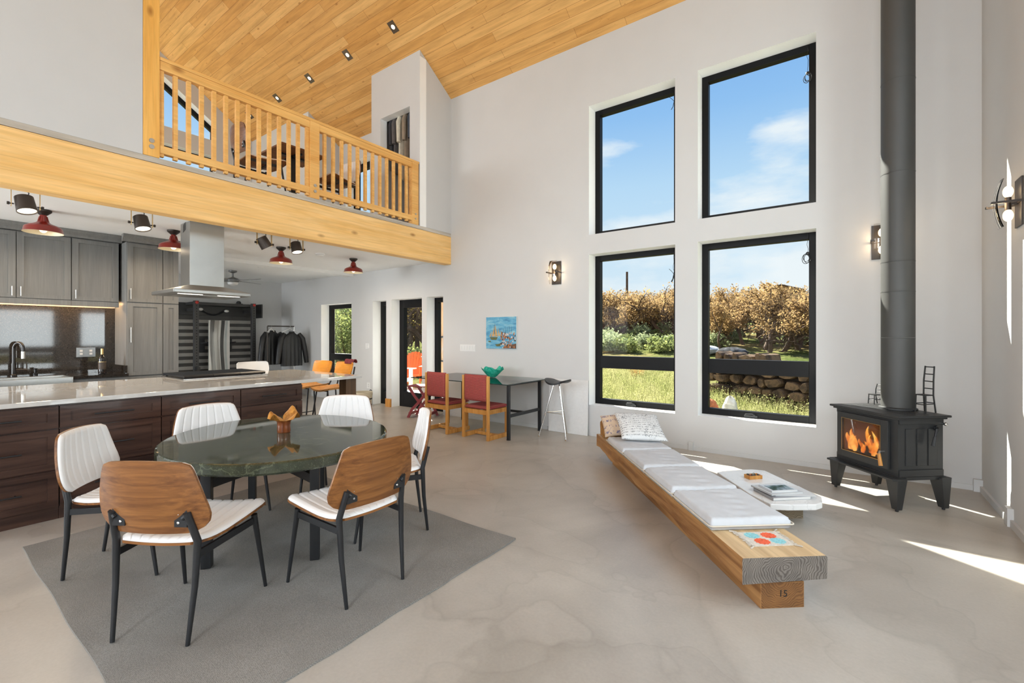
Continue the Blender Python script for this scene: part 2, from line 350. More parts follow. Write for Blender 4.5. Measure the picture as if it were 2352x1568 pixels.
    def build(s, name, mat, parent=None, bevel=0, seg=2, smooth=False, weld=False, loc=None, rot=None, ang=.6):
        me = bpy.data.meshes.new(name); me.from_pydata(s.v, [], s.f)
        mats = mat if isinstance(mat, (list, tuple)) else [mat]
        for m in mats: me.materials.append(M[m] if isinstance(m, str) else m)
        if len(mats) > 1: me.polygons.foreach_set('material_index', s.mi)
        bm = bmesh.new(); bm.from_mesh(me)
        if weld: bmesh.ops.remove_doubles(bm, verts=bm.verts, dist=1e-5)
        bmesh.ops.recalc_face_normals(bm, faces=bm.faces)
        if bevel:
            ed = [e for e in bm.edges if len(e.link_faces) == 2 and e.calc_face_angle(0) > .5]
            bmesh.ops.bevel(bm, geom=ed, offset=bevel, segments=seg, affect='EDGES', profile=.6, clamp_overlap=True)
        bm.to_mesh(me); bm.free()
        if smooth:
            me.polygons.foreach_set('use_smooth', [True]*len(me.polygons)); me.set_sharp_from_angle(angle=ang)
        o = bpy.data.objects.new(name, me); COL.objects.link(o)
        if parent is not None: o.parent = parent
        if loc is not None: o.location = loc
        if rot is not None: o.rotation_euler = rot
        return o
def tag(o, label, cat, group=None, kind=None):
    o['label'] = label; o['category'] = cat
    if group: o['group'] = group
    if kind: o['kind'] = kind
    return o
def thing(name, label, cat, loc=(0, 0, 0), rz=0, group=None):
    o = bpy.data.objects.new(name, None); COL.objects.link(o); o.empty_display_size = .1
    o.location = loc; o.rotation_euler = (0, 0, rz); return tag(o, label, cat, group)
def struct(o): o['kind'] = 'structure'; return o
def sgroup(name):
    o = bpy.data.objects.new(name, None); COL.objects.link(o); o['kind'] = 'structure'; return o
def kids(o): return KIDS.get(o.name, [])
KIDS = {}
def index_children():
    KIDS.clear()
    for o in bpy.data.objects:
        if o.parent: KIDS.setdefault(o.parent.name, []).append(o)
def dup(root, label, loc=None, rz=None, group=None, scale=None):
    index_children()
    def cp(o, par):
        c = o.copy(); COL.objects.link(c)
        if par is not None: c.parent = par; c.matrix_parent_inverse = o.matrix_parent_inverse.copy()
        for k in KIDS.get(o.name, []): cp(k, c)
        return c
    r = cp(root, None); r['label'] = label
    if loc is not None: r.location = loc
    if rz is not None: r.rotation_euler = (0, 0, rz)
    if group: r['group'] = group
    if scale: r.scale = scale
    return r
def txt(name, body, mat, size, loc, rot, parent=None, ext=.0006):
    c = bpy.data.curves.new(name, 'FONT'); c.body = body; c.size = size; c.extrude = ext; c.align_x = 'CENTER'; c.align_y = 'CENTER'
    t = bpy.data.objects.new('tmp', c); COL.objects.link(t); dg = bpy.context.evaluated_depsgraph_get(); me = bpy.data.meshes.new_from_object(t.evaluated_get(dg)); bpy.data.objects.remove(t)
    me.name = name; me.materials.clear(); me.materials.append(M[mat]); o = bpy.data.objects.new(name, me); COL.objects.link(o); o.location = loc; o.rotation_euler = rot
    if parent is not None: o.parent = parent
    return o
def blend(a, b, t): return a+(b-a)*t
def lut(t, pts):
    for (a, va), (b, vb) in zip(pts, pts[1:]):
        if t <= b: return blend(va, vb, (t-a)/max(1e-9, b-a))
    return pts[-1][1]

# ------------------------------------------------------------------ room shell
D = 5.84; T = .35; XB = -5.605; XF = -11.49; XR = 1.0; YR = -3.44
RIDGE = 1.2
def zc(y): return 5.575+.69*(D-y) if y >= RIDGE else 5.575+.69*(D-RIDGE)-.69*(RIDGE-y)
def wall_grid(b, us, zs, holes, P, t0, t1):
    """solid wall with rectangular openings; P(u, z, t) -> point"""
    us = sorted(set(us+[h[0] for h in holes]+[h[1] for h in holes])); zs = sorted(set(zs+[h[2] for h in holes]+[h[3] for h in holes]))
    nu, nz = len(us)-1, len(zs)-1
    solid = [[not any(h[0] <= (us[i]+us[i+1])/2 <= h[1] and h[2] <= (zs[j]+zs[j+1])/2 <= h[3] for h in holes) for j in range(nz)] for i in range(nu)]
    def ok(i, j): return 0 <= i < nu and 0 <= j < nz and solid[i][j]
    for i in range(nu):
        for j in range(nz):
            if not solid[i][j]: continue
            u0, u1, z0, z1 = us[i], us[i+1], zs[j], zs[j+1]
            b.m = 0
            for t, in ((t0,), (t1,)): b.add([P(u0, z0, t), P(u1, z0, t), P(u1, z1, t), P(u0, z1, t)], [(0, 1, 2, 3)])
            b.m = 1
            if not ok(i-1, j): b.add([P(u0, z0, t0), P(u0, z1, t0), P(u0, z1, t1), P(u0, z0, t1)], [(0, 1, 2, 3)])
            if not ok(i+1, j): b.add([P(u1, z0, t0), P(u1, z1, t0), P(u1, z1, t1), P(u1, z0, t1)], [(0, 1, 2, 3)])
            if not ok(i, j-1): b.add([P(u0, z0, t0), P(u1, z0, t0), P(u1, z0, t1), P(u0, z0, t1)], [(0, 1, 2, 3)])
            if not ok(i, j+1): b.add([P(u0, z1, t0), P(u1, z1, t0), P(u1, z1, t1), P(u0, z1, t1)], [(0, 1, 2, 3)])
    b.m = 0; return b
W1 = (-2.925, -1.728); W2 = (-1.455, -.25)
LOZ = (.43, 2.558); HIZ = (2.835, 4.655)
openings = [W1+LOZ, W2+LOZ, W1+HIZ, W2+HIZ, (-9.70, -8.536, .43, 2.114), (-7.812, -7.382, 0, 2.115), (-7.218, -6.351, 0, 2.118), (-6.223, -5.80, 0, 2.118), (-8.75, -7.90, 3.26, 5.13)]
b = wall_grid(MB(), [XF-T, XR+T], [0, 5.40], openings, lambda u, z, t: (u, t, z), D, D+T)
b.prism([(D, 5.40), (D+T, 5.40), (D+T, 5.40), (D, 5.66)], XF-T, XR+T, 'x')
struct(b.build('wall_back', ['wall', 'reveal'], weld=True))
# right wall with the two tall windows beside the camera, and the rear wall
ro = [(1.5, 2.7, .43, 2.56), (3.1, 4.2, .43, 2.56), (1.5, 2.7, 2.835, 4.655), (3.1, 4.2, 2.835, 4.655)]
b = wall_grid(MB(), [YR-T, D], [0, 5.575], ro, lambda u, z, t: (t, u, z), XR, XR+T)
b.prism([(D, 5.575), (RIDGE, zc(RIDGE)), (YR, 5.575)], XR, XR+T, 'x')
struct(b.build('wall_right', ['wall', 'reveal'], weld=True))
rr = []  # unseen openings put in for the fill lamps
for x in (-4.4, -2.2, 0.0): rr += [(x-.75, x+.75, .43, 2.56), (x-.75, x+.75, 2.9, 4.9)]
rr += [(-8.1, -6.3, .7, 2.5), (-10.95, -9.45, .7, 2.5), (-10.1, -7.1, 3.9, 5.3)]
b = wall_grid(MB(), [XF-T, XR+T], [0, 5.575], rr, lambda u, z, t: (u, t, z), YR-T, YR)
struct(b.build('wall_rear', ['wall', 'reveal'], weld=True))
# left gable wall: low part, loft part with a sloped window
def wallx(b, poly): b.prism(poly, XF-T, XF, 'x')
b = MB(); b.m = 0
wallx(b, [(YR-T, 0), (D, 0), (D, 3.3), (YR-T, 3.3)])
wy0, wy1 = 1.9, 4.355; k = .69
def ztop(y): return 6.16+k*(wy1-y)
wallx(b, [(wy1, 3.3), (D, 3.3), (D, zc(D)), (wy1, zc(wy1))])
wallx(b, [(YR-T, 3.3), (wy0, 3.3), (wy0, zc(wy0)), (RIDGE, zc(RIDGE)), (YR-T, zc(YR-T))])
wallx(b, [(wy0, 5.45), (wy1, 5.45), (wy1, 5.80), (wy0, 5.80)])
wallx(b, [(wy0, ztop(wy0)), (wy1, ztop(wy1)), (wy1, zc(wy1)), (wy0, zc(wy0))])
struct(b.build('wall_left', 'wall'))
fl = MB().bx(XF-T, XR+T, YR-T, D+T, -.2, 0).build('floor', 'floor'); struct(fl)
# vaulted plank ceiling: two slopes
ang = math.atan(.69)
for nm, y0, y1 in (('ceiling', RIDGE, D+T+.02), ('ceiling', RIDGE, YR-T-.02)):
    L = (y1-y0)/math.cos(ang); x0, x1 = XF-T-.02, XR+T+.02
    b = MB().bx(0, x1-x0, min(0, L), max(0, L), 0, .18)
    o = b.build(nm, 'planks', loc=(x0, y0, zc(RIDGE)), rot=(-ang if y1 > y0 else ang, 0, 0)); struct(o)
# loft floor over the kitchen = kitchen ceiling
KC = 2.735
struct(MB().bx(XF, XB-.166, YR, D, KC, 3.149).build('ceiling_kitchen', 'white'))
struct(MB().bx(XF, XB-.005, YR, D, 3.15, 3.205).build('floor_loft', 'subfloor'))
struct(MB().bx(-8.72, -8.46, 2.41, D, KC-.06, KC+.02).build('trim_1', 'white'))
# big glulam beam carrying the loft
bm_ = MB().bx(XB-.16, XB, YR, D, 2.66, 3.145).build('glulam_beam', 'beam', bevel=.006)
tag(bm_, 'long pale pine glulam beam along the loft edge above the kitchen', 'beam', kind='thing')
struct(MB().bx(XB-.16, XB, YR, 1.475, 3.205, 5.6).prism([(YR, 5.6), (1.475, 5.6), (1.475, zc(1.475)), (RIDGE, zc(RIDGE)), (YR, 5.6)], XB-.16, XB, 'x').build('wall_loft', 'wall'))
po = MB().bx(XB-.14, XB+.004, 1.478, 1.614, 3.206, zc(1.614)-.006).build('timber_post', 'post', bevel=.006)
tag(po, 'tall square pine post at the left end of the loft railing', 'post', kind='thing')
for z in (3.36, 3.30): MB().cyl((XB+.003, 1.545, z), (XB+.016, 1.545, z), .022, 20).build('bolt_washer', 'nickel', po)
# closet at the window end of the loft
b = wall_grid(MB(), [-6.87, XB], [3.205, 5.98], [(-6.614, -5.851, 3.205, 5.23)], lambda u, z, t: (u, t, z), 5.11, 5.25)
b.prism([(5.25, 3.205), (D, 3.205), (D, zc(D)), (5.25, zc(5.25)-.002)], XB-.12, XB, 'x')
b.prism([(5.25, 3.205), (D, 3.205), (D, zc(D)), (5.25, zc(5.25)-.002)], -6.87, -6.75, 'x')
b.prism([(5.11, 5.98), (5.25, 5.98), (5.25, zc(5.25)-.002), (5.11, zc(5.11)-.002)], -6.87, XB, 'x')
struct(b.build('wall_closet', ['wall', 'reveal']))
b = MB().prism([(5.13, 3.205), (D, 3.205), (D, zc(D)), (5.13, zc(5.13))], XF, -9.0, 'x'); struct(b.build('wall_nook', 'wall'))
# wall behind the kitchen cabinets
struct(MB().bx(-8.28, -8.135, YR, 2.40, 0, KC).build('wall_kitchen', 'wall'))
# baseboards and plinth blocks
b = MB()
for x0, x1 in ((-5.79, -3.60), (-2.90, XR)): b.bx(x0, x1, D-.014, D, 0, .05)
b.bx(-11.4, -7.83, D-.014, D, 0, .05); struct(b.build('baseboard_back', 'base'))
struct(MB().bx(XR-.02, XR, YR, D-.014, 0, .055).build('baseboard_right', 'base'))
for x, y, w, h in ((-1.53, D-.016, .05, .105), (XR-.03, D-.03, .06, .11)):
    struct(MB().bx(x-w/2, x+w/2, y-.015, y+.016, 0, h).build('trim_2', 'base'))
struct(MB().bx(XR-.034, XR, 4.87, 4.95, 0, .135).build('trim_3', 'base'))
struct(MB().bx(-7.38, -7.22, D-.025, D+.1, 0, .16).build('trim_4', 'oak'))
struct(MB().bx(-7.93, -7.815, D-.02, D, 0, .17).build('trim_5', 'base'))

# ------------------------------------------------------------------ windows and doors
FY0, FY1 = D+.20, D+.29
def window(n, x0, x1, z0, z1, rail=None, crank=False, frame=.075, bottom=None, mat='frame', sticker=False):
    o = sgroup('window_%d' % n); b = MB(); f = frame; fb = bottom or frame
    b.bx(x0, x0+f, FY0, FY1, z0, z1); b.bx(x1-f, x1, FY0, FY1, z0, z1)
    b.bx(x0+f, x1-f, FY0, FY1, z0, z0+fb); b.bx(x0+f, x1-f, FY0, FY1, z1-f, z1)
    if rail: b.bx(x0+f, x1-f, FY0-.005, FY1, rail[0], rail[1])
    b.build('window_frame', mat, o, bevel=.004)
    g = MB()
    for a, c in ([(z0+fb, rail[0]), (rail[1], z1-f)] if rail else [(z0+fb, z1-f)]): g.bx(x0+f, x1-f, FY0+.045, FY0+.05, a, c)
    g.build('glass_pane', 'glass', o)
    if crank:
        c = MB(); xm = (x0+x1)/2-.05; c.bx(xm-.07, xm+.07, FY0-.02, FY0, z0+.012, z0+.035)
        c.tube([(xm+.05, FY0-.02, z0+.035), (xm+.02, FY0-.045, z0+.055), (xm-.05, FY0-.045, z0+.05), (xm-.06, FY0-.04, z0+.03)], .008, 8)
        c.build('crank_handle', 'black', o, smooth=True)
    return o
window(1, *W1, *LOZ, rail=(.945, 1.12), crank=True); window(2, *W2, *LOZ, rail=(.945, 1.12), crank=True)
window(3, *W1, *HIZ); window(4, *W2, *HIZ)
window(5, -9.70, -8.536, .43, 2.114, rail=(.855, 1.0), frame=.09)
window(6, -7.812, -7.382, 0, 2.115, frame=.085, bottom=.25); window(7, -6.223, -5.80, 0, 2.118, frame=.085, bottom=.25)
window(8, -8.75, -7.90, 3.26, 5.13, frame=.13, bottom=.2)
for i, (y0, y1, z0, z1) in enumerate(ro):
    o = sgroup('window_%d' % (9+i)); b = MB(); f = .075
    b.bx(XR+.12, XR+.2, y0, y0+f, z0, z1).bx(XR+.12, XR+.2, y1-f, y1, z0, z1).bx(XR+.12, XR+.2, y0+f, y1-f, z0, z0+f).bx(XR+.12, XR+.2, y0+f, y1-f, z1-f, z1)
    if z0 < 1: b.bx(XR+.12, XR+.2, y0+f, y1-f, .945, 1.12)
    b.build('window_frame', 'frame', o); MB().bx(XR+.155, XR+.16, y0+f, y1-f, z0+f, z1-f).build('glass_pane', 'glass', o)
# sloped loft window
o = sgroup('window_13'); b = MB(); x0, x1 = XF-.26, XF-.18; f = .085
b.prism([(wy0, ztop(wy0)), (wy1, ztop(wy1)), (wy1, ztop(wy1)-f*1.3), (wy0, ztop(wy0)-f*1.3)], x0, x1, 'x')
b.bx(x0, x1, wy1-.02, wy1, 5.80, ztop(wy1)); b.bx(x0, x1, wy0, wy1, 5.66, 5.80)
b.bx(x0, x1, wy0, wy1, 5.33, 5.45); b.bx(x0, x1, wy1-.03, wy1, 3.3, 5.45); b.bx(x0, x1, wy0, wy1, 3.3, 3.4)
b.build('window_frame', 'frame', o)
g = MB().prism([(wy0, 5.8), (wy1, 5.8), (wy1, ztop(wy1)-.1), (wy0, ztop(wy0)-.1)], x0+.03, x0+.035, 'x').bx(x0+.03, x0+.035, wy0, wy1, 3.4, 5.33)
g.build('glass_pane', 'glass', o)
# glazed door
o = sgroup('door_1'); b = MB(); x0, x1, z1 = -7.218, -6.351, 2.118; f = .125
b.bx(x0, x0+f, FY0, FY1, 0, z1).bx(x1-f, x1, FY0, FY1, 0, z1).bx(x0+f, x1-f, FY0, FY1, 0, .30).bx(x0+f, x1-f, FY0, FY1, z1-.16, z1)
b.build('door_frame', 'frame', o, bevel=.004)
MB().bx(x0+f, x1-f, FY0+.045, FY0+.05, .30, z1-.16).build('glass_pane', 'glass', o)
h = MB().bx(x1-.075, x1-.045, FY0-.012, FY0, .88, 1.10).tube([(x1-.06, FY0-.01, 1.0), (x1-.06, FY0-.055, 1.0), (x1-.17, FY0-.055, 1.0)], .009, 8)
h.build('door_handle', 'black', o, smooth=True)
# ------------------------------------------------------------------ loft railing
rl = thing('loft_railing', 'pine baluster railing along the edge of the loft', 'railing', (XB-.05, 3.3, 3.205))
def R_(b): return b
def lb(x0, x1, y0, y1, z0, z1): return MB().bx(x0-(XB-.05), x1-(XB-.05), y0-3.3, y1-3.3, z0-3.205, z1-3.205)
xr0, xr1 = XB-.09, XB-.004
for a, c in ((1.616, 3.222), (3.354, 4.952)):
    lb(xr0+.015, xr1-.005, a, c, 4.115, 4.205).build('hand_rail', 'rail', rl, bevel=.004)
    lb(xr0+.015, xr1-.005, a, c, 3.265, 3.345).build('bottom_rail', 'rail', rl, bevel=.004)
lb(xr0-.01, xr1+.004, 1.616, 5.10, 4.206, 4.242).build('top_cap', 'rail', rl, bevel=.006)
for a, c in ((3.222, 3.354), (4.952, 5.085)):
    p = lb(xr0-.005, xr1+.003, a, c, 3.207, 4.205).build('newel_post', 'rail', rl, bevel=.005)
    for z in (3.375, 3.30):
        w = MB(); y = (a+c)/2; w.cyl((xr1+.002-(XB-.05), y-3.3, z-3.205), (xr1+.014-(XB-.05), y-3.3, z-3.205), .02 if a < 4 else .014, 18)
        w.build('bolt_washer', 'nickel', p)
n1 = 13; n2 = 12
ys = [1.638+(3.20-1.638)*i/n1 for i in range(n1+1)][:14]+[3.37+(4.94-3.37)*(i+.6)/(n2+.2) for i in range(n2+1)]
for y in ys:
    lb(xr0+.028, xr0+.066, y-.019, y+.019, 3.235, 4.113).build('baluster', 'rail', rl)

# ------------------------------------------------------------------ kitchen island
def drawer_front(par, y0, y1, z0, z1, x, handle=.26, mat='espresso', g=.004, hz=None):
    """shaker front facing +x"""
    t = .06; d = MB(); y0 += g; y1 -= g; z0 += g; z1 -= g
    d.bx(x-.022, x-.014, y0+t, y1-t, z0+t*.8, z1-t*.8)
    d.bx(x-.022, x, y0, y0+t, z0, z1).bx(x-.022, x, y1-t, y1, z0, z1).bx(x-.022, x, y0+t, y1-t, z0, z0+t*.8).bx(x-.022, x, y0+t, y1-t, z1-t*.8, z1)
    o = d.build('drawer', mat, par)
    if handle:
        ym = (y0+y1)/2; zm = hz or (z0+z1)/2; hh = MB()
        hh.tube([(x+.03, ym-handle/2, zm), (x+.03, ym+handle/2, zm)], .006, 10)
        for s in (-1, 1): hh.tube([(x-.005, ym+s*handle*.38, zm), (x+.03, ym+s*handle*.38, zm)], .005, 8)
        hh.build('handle', 'black' if mat == 'espresso' else 'nickel', o, smooth=True)
    return o
XI = -4.87
ilab = ['nearest the dining chairs at the left edge', 'behind the left dining chair', 'behind the white chair backs, below the cooktop', 'at the window end under the counter overhang']
iy = [.115, .767, 1.415, 2.068, 2.71]
for i in range(4):
    y0, y1 = iy[i], iy[i+1]
    c = thing('island_cabinet', 'dark brown three-drawer island cabinet '+ilab[i], 'cabinet', group='dark island drawer cabinets')
    MB().bx(-6.1, XI-.023, y0+.001, y1-.001, .09, .884).build('cabinet_body', 'espresso', c)
    MB().bx(-6.1, XI-.03, y0+.001, y1-.001, 0, .089).build('toe_kick', 'espresso', c)
    for z0, z1 in ((.70, .872), (.385, .695), (.10, .38)): drawer_front(c, y0, y1, z0, z1, XI, .25 if i else .25)
ct = MB().bx(-6.5, -4.84, -.6, 3.46, .885, .92).build('island_countertop', 'quartz', bevel=.003)
tag(ct, 'long polished white quartz countertop on the dark kitchen island', 'countertop')
il = MB().bx(-5.065, -4.92, 3.29, 3.432, 0, .884).build('support_post', 'legwood', bevel=.003)
tag(il, 'square dark wooden leg holding up the far end of the white countertop', 'post')
# cooktop
ck = thing('gas_cooktop', 'black gas cooktop with cast grates set in the island counter', 'cooktop', (-6.17, 2.34, .921))
MB().bx(-.345, .345, -.45, .45, 0, .012).build('burner_tray', 'steel', ck, bevel=.004)
for i in range(3):
    y0 = -.435+.29*i; y1 = y0+.285; gm = MB()
    for x in (-.32, .31): gm.box((x, (y0+y1)/2, .034), (.03, y1-y0, .022), Matrix.Rotation(.5 if x > 0 else -.5, 3, 'Y'))
    gm.bx(-.31, .30, y0, y0+.014, .028, .046).bx(-.31, .30, y1-.014, y1, .028, .046)
    for k in range(1, 16):
        x = -.32+.64*k/16; gm.bx(x-.006, x+.006, y0, y1, .036, .05)
    for k in range(1, 3):
        y = y0+(y1-y0)*k/3; gm.bx(-.31, .30, y-.006, y+.006, .03, .044)
    for x in (-.27, .27):
        for y in (y0+.02, y1-.02): gm.bx(x-.01, x+.01, y-.01, y+.01, .012, .04)
    gm.build('grate', 'black', ck)
    bu = MB()
    for x in (-.16, .15): bu.lathe([(.0, .013), (.05, .013), (.05, .022), (.034, .026), (.0, .026)], (x, (y0+y1)/2, 0), 20)
    bu.build('burner', 'blackgloss', ck)
# range hood
hd = thing('range_hood', 'stainless island range hood with a square chimney above the cooktop', 'range hood', (-6.235, 2.22, 1.885))
h = MB().bx(-.14, .14, -.18, .18, .10, .848); h.build('chimney', 'hoodsteel', hd, bevel=.003)
v = MB()
for k in range(6):
    z = .74+.016*k
    v.bar((-.06, -.1815, z), (.02, -.1815, z+.03), .002, .006)
v.build('vent_slots', 'black', hd)
a = [(-.37, -.40), (.34, -.40), (.34, .40), (-.37, .40)]
def hz_(u, w): return 0
c = MB(); lo = [(x, y, .0) for x, y in a]; mid = [(x, y, .042) for x, y in a]; top = [(-.14, -.18, .112), (.14, -.18, .112), (.14, .18, .112), (-.14, .18, .112)]
c.add(lo+mid+top, [(0, 3, 2, 1)]+[(i, (i+1) % 4, 4+(i+1) % 4, 4+i) for i in range(4)]+[(4+i, 4+(i+1) % 4, 8+(i+1) % 4, 8+i) for i in range(4)]+[(8, 9, 10, 11)])
c.build('canopy', 'hoodsteel', hd, bevel=.008)
f = MB()
for y in (-.19, .0, .19): f.bx(-.25, .16, y-.09, y+.09, -.006, -.001)
f.build('grease_filter', 'nickel', hd)
for s in (-1, 1): MB().bx(.2, .235, s*.2-.12, s*.2+.12, -.005, -.001).build('hood_light', 'hoodlamp', hd)
bt = MB()
for k in range(7): bt.box((.245, -.12+.035*k, .068), (.003, .014, .006), Matrix.Rotation(.7, 3, 'Y'))
bt.build('touch_buttons', 'nickel', hd)

# ------------------------------------------------------------------ back cabinets
def cab_door(par, y0, y1, z0, z1, x, hside=None, hz=None, hl=.11):
    o = drawer_front(par, y0, y1, z0, z1, x, 0, 'greycab'); o.name = 'door'
    if hside is not None:
        yy = y0+.035 if hside < 0 else y1-.035; hh = MB().tube([(x+.028, yy, hz-hl/2), (x+.028, yy, hz+hl/2)], .006, 10)
        for s in (-1, 1): hh.tube([(x-.003, yy, hz+s*hl*.36), (x+.028, yy, hz+s*hl*.36)], .005, 8)
        hh.build('handle', 'nickel', o, smooth=True)
    return o
XU = -7.80
for lab, y0, doors in (('leftmost grey wall cabinet, cut by the photo edge', -.54, [(-.54, -.07, 1), (-.07, .395, -1)]),
                       ('grey shaker wall cabinet with two doors above the sink', .397, [(.397, .868, 1), (.868, 1.337, -1)]),
                       ('narrow grey shaker wall cabinet beside the tall pantry, above the bottle', 1.339, [(1.339, 1.80, -1)])):
    y1 = doors[-1][1]
    c = thing('wall_cabinet', lab, 'cabinet', group='grey wall cabinets over the sink')
    MB().bx(-8.13, XU-.023, y0, y1-.001, 1.85, 2.64).build('cabinet_body', 'greycab', c)
    MB().bx(XU-.045, XU-.005, y0, y1-.001, 1.785, 1.849).build('light_rail', 'greycab', c)
    for d0, d1, hs in doors: cab_door(c, d0, d1, 1.852, 2.632, XU, hs, 1.93)
ls = MB().bx(-7.98, -7.94, -.5, 1.79, 1.832, 1.849).build('led_strip', 'ledstrip'); tag(ls, 'glowing warm strip light under the grey wall cabinets', 'strip light')
cr = MB()
def crown(b, x, y0, y1):
    pr = [(x-.02, 2.642), (x+.012, 2.642), (x+.018, 2.668), (x+.05, 2.70), (x+.06, 2.733), (x-.02, 2.733)]
    b.prism(pr, y0, y1, 'y')
crown(cr, XU, -.54, 1.83); cr.build('crown', 'greycab')
o = bpy.data.objects['crown']; o.name = 'crown_molding'; tag(o, 'grey crown molding along the tops of the wall cabinets', 'molding')
XP = -7.58
for lab, y0, y1, hs in (('tall grey pantry cabinet beside the countertop', 1.83, 2.217, -1), ('slim grey pantry cabinet at the end of the run by the gym rack', 2.219, 2.404, None)):
    c = thing('pantry_cabinet', lab, 'cabinet', group='tall grey pantry cabinets')
    MB().bx(-8.13, XP-.023, y0, y1-.001, 0, 2.64).build('cabinet_body', 'greycab', c)
    cab_door(c, y0, y1, 1.852, 2.632, XP, hs, 1.96, .14); cab_door(c, y0, y1, .88, 1.846, XP, hs, 1.42, .2); cab_door(c, y0, y1, .10, .872, XP)
    m = MB(); crown(m, XP, y0 if hs is None else y0-.05, y1)
    m.build('crown', 'greycab', c)
XK = -7.53
for lab, y0, y1 in (('grey sink base cabinet under the steel apron sink', .34, 1.305), ('grey base drawers between the sink and the pantry', 1.307, 1.828), ('grey base cabinet left of the sink', -.5, .338)):
    c = thing('base_cabinet', lab, 'cabinet', group='grey base cabinets along the back counter')
    zt = .64 if 'sink base' in lab else .884
    MB().bx(-8.13, XK-.023, y0, y1, .09, zt).build('cabinet_body', 'greycab', c); MB().bx(-8.13, XK-.06, y0, y1, 0, .089).build('toe_kick', 'greycab', c)
    if zt < .8:
        cab_door(c, y0, (y0+y1)/2, .1, .635, XK, 1, .55); cab_door(c, (y0+y1)/2, y1, .1, .635, XK, -1, .55)
    else:
        for z0, z1 in ((.70, .876), (.40, .695), (.10, .395)): drawer_front(c, y0, y1, z0, z1, XK, .2, 'greycab')
b = MB().bx(-8.13, -7.5, 1.305, 1.828, .886, .92).bx(-8.13, -7.5, -.5, .34, .886, .92).bx(-8.13, -7.93, .34, 1.305, .886, .92)
tag(b.build('back_countertop', 'granite'), 'black speckled granite countertop under the grey wall cabinets', 'countertop')
bs = MB().bx(-8.134, -8.115, -.5, 1.828, .921, 1.784).build('backsplash', 'granite'); tag(bs, 'polished speckled dark granite backsplash mirroring the windows', 'backsplash')
bs = MB().bx(-8.112, -7.56, 1.805, 1.829, .921, 1.02).build('side_splash', 'granite'); tag(bs, 'short dark granite side splash against the tall pantry', 'backsplash')
b = MB().bx(-7.928, -7.475, .345, 1.30, .66, .668).bx(-7.928, -7.915, .345, 1.30, .668, .915).bx(-7.49, -7.475, .345, 1.30, .668, .915).bx(-7.915, -7.49, .345, .36, .668, .915).bx(-7.915, -7.49, 1.285, 1.30, .668, .915)
tag(b.build('apron_sink', 'steel', bevel=.004), 'stainless steel apron front sink in the black counter', 'sink')
# faucet, soap dispenser, bottle, outlet
fc = thing('kitchen_faucet', 'glossy black gooseneck faucet behind the steel sink', 'faucet', (-8.0, .87, .92))
b = MB().lathe([(.03, 0), (.03, .02), (.022, .03), (.022, .16)], n=20)
b.tube([(0, 0, .16), (0, 0, .33)]+[(.035*(1-math.cos(t)), .035*(1-math.cos(t)), .33+.075*math.sin(t)) for t in [PI*i/10 for i in range(1, 10)]]+[(.07, .07, .33), (.07, .07, .30)], .016, 14)
b.build('spout', 'blackgloss', fc, smooth=True)
MB().cyl((.07, .07, .30), (.07, .07, .215), .02, 16).build('spray_head', 'nickel', fc, smooth=True)
h = MB().tube([(0, .02, .08), (.02, .11, .08)], .012, 12).tube([(.008, .06, .085), (.008, .06, .16)], .006, 8).tube([(.02, .105, .085), (.02, .105, .16)], .006, 8)
h.build('lever_handle', 'dark_bronze', fc, smooth=True)
sd = thing('soap_dispenser', 'small black soap dispenser beside the faucet', 'soap dispenser', (-8.0, 1.05, .92))
MB().lathe([(.022, 0), (.022, .03), (.012, .036), (.012, .075), (.02, .08), (.02, .09), (0, .092)], n=18).build('pump', 'blackgloss', sd, smooth=True)
MB().tube([(0, 0, .085), (.05, .01, .085), (.055, .011, .07)], .006, 8).build('nozzle', 'blackgloss', sd, smooth=True)
wb = thing('wine_bottle', 'dark wine bottle with a gold neck on the black counter', 'bottle', (-7.66, 1.60, .921))
bg = plain('bottle_glass', (.012, .009, .008), .08, var=.05)
MB().lathe([(.0, .004), (.034, .0), (.040, .006), (.040, .185), (.034, .215), (.016, .245), (.0145, .25)], n=26).build('bottle_body', bg, wb, smooth=True)
MB().lathe([(.0150, .25), (.0155, .305), (.0155, .322), (0, .323)], n=20).build('neck_foil', 'brass', wb, smooth=True)
lbm = plain('bottle_label', (.05, .035, .025), .5, var=.4, scale=30)
MB().lathe([(.0404, .06), (.0404, .15)], n=26, cap=False).build('bottle_label', lbm, wb, smooth=True)
MB().lathe([(.0407, .152), (.0407, .158)], n=26, cap=False).build('gold_band', 'brass', wb, smooth=True)
def outlet(name, label, loc, axis, w, h, cat, gangs=0, mat='plastic_w', dup_=False, gap=.0):
    t = thing(name, label, cat, loc); b = MB()
    def put(b, u0, u1, z0, z1, d0, d1):
        if axis == 'y': b.bx(u0, u1, -d1, -d0, z0, z1)
        else: b.bx(d0, d1, u0, u1, z0, z1)
    put(b, -w/2, w/2, -h/2, h/2, .0005, .006); b.build('cover_plate', mat, t, bevel=.0015)
    for i in range(gangs):
        u = -w/2+w*(i+.5)/gangs; s = MB()
        if dup_:
            for z in (-.02, .02): put(s, u-.014, u+.014, z-.013, z+.013, .006, .009)
            s.build('socket', 'base', t)
        else:
            put(s, u-.016, u+.016, -.034, .034, .006, .011); s.build('rocker_switch', 'plastic_w', t, bevel=.001)
    return t
M['outletmetal'] = plain('outlet_metal', (.20, .20, .20), .3, .9, var=.1)
outlet('wall_outlet', 'chrome double outlet plate on the granite backsplash', (-8.115, 1.532, 1.19), 'x', .19, .125, 'outlet', 2, 'outletmetal', True)
outlet('switch_plate', 'wide six-gang white light switch plate below and left of the painting', (-5.21, D, 1.20), 'y', .35, .115, 'light switch', 6)
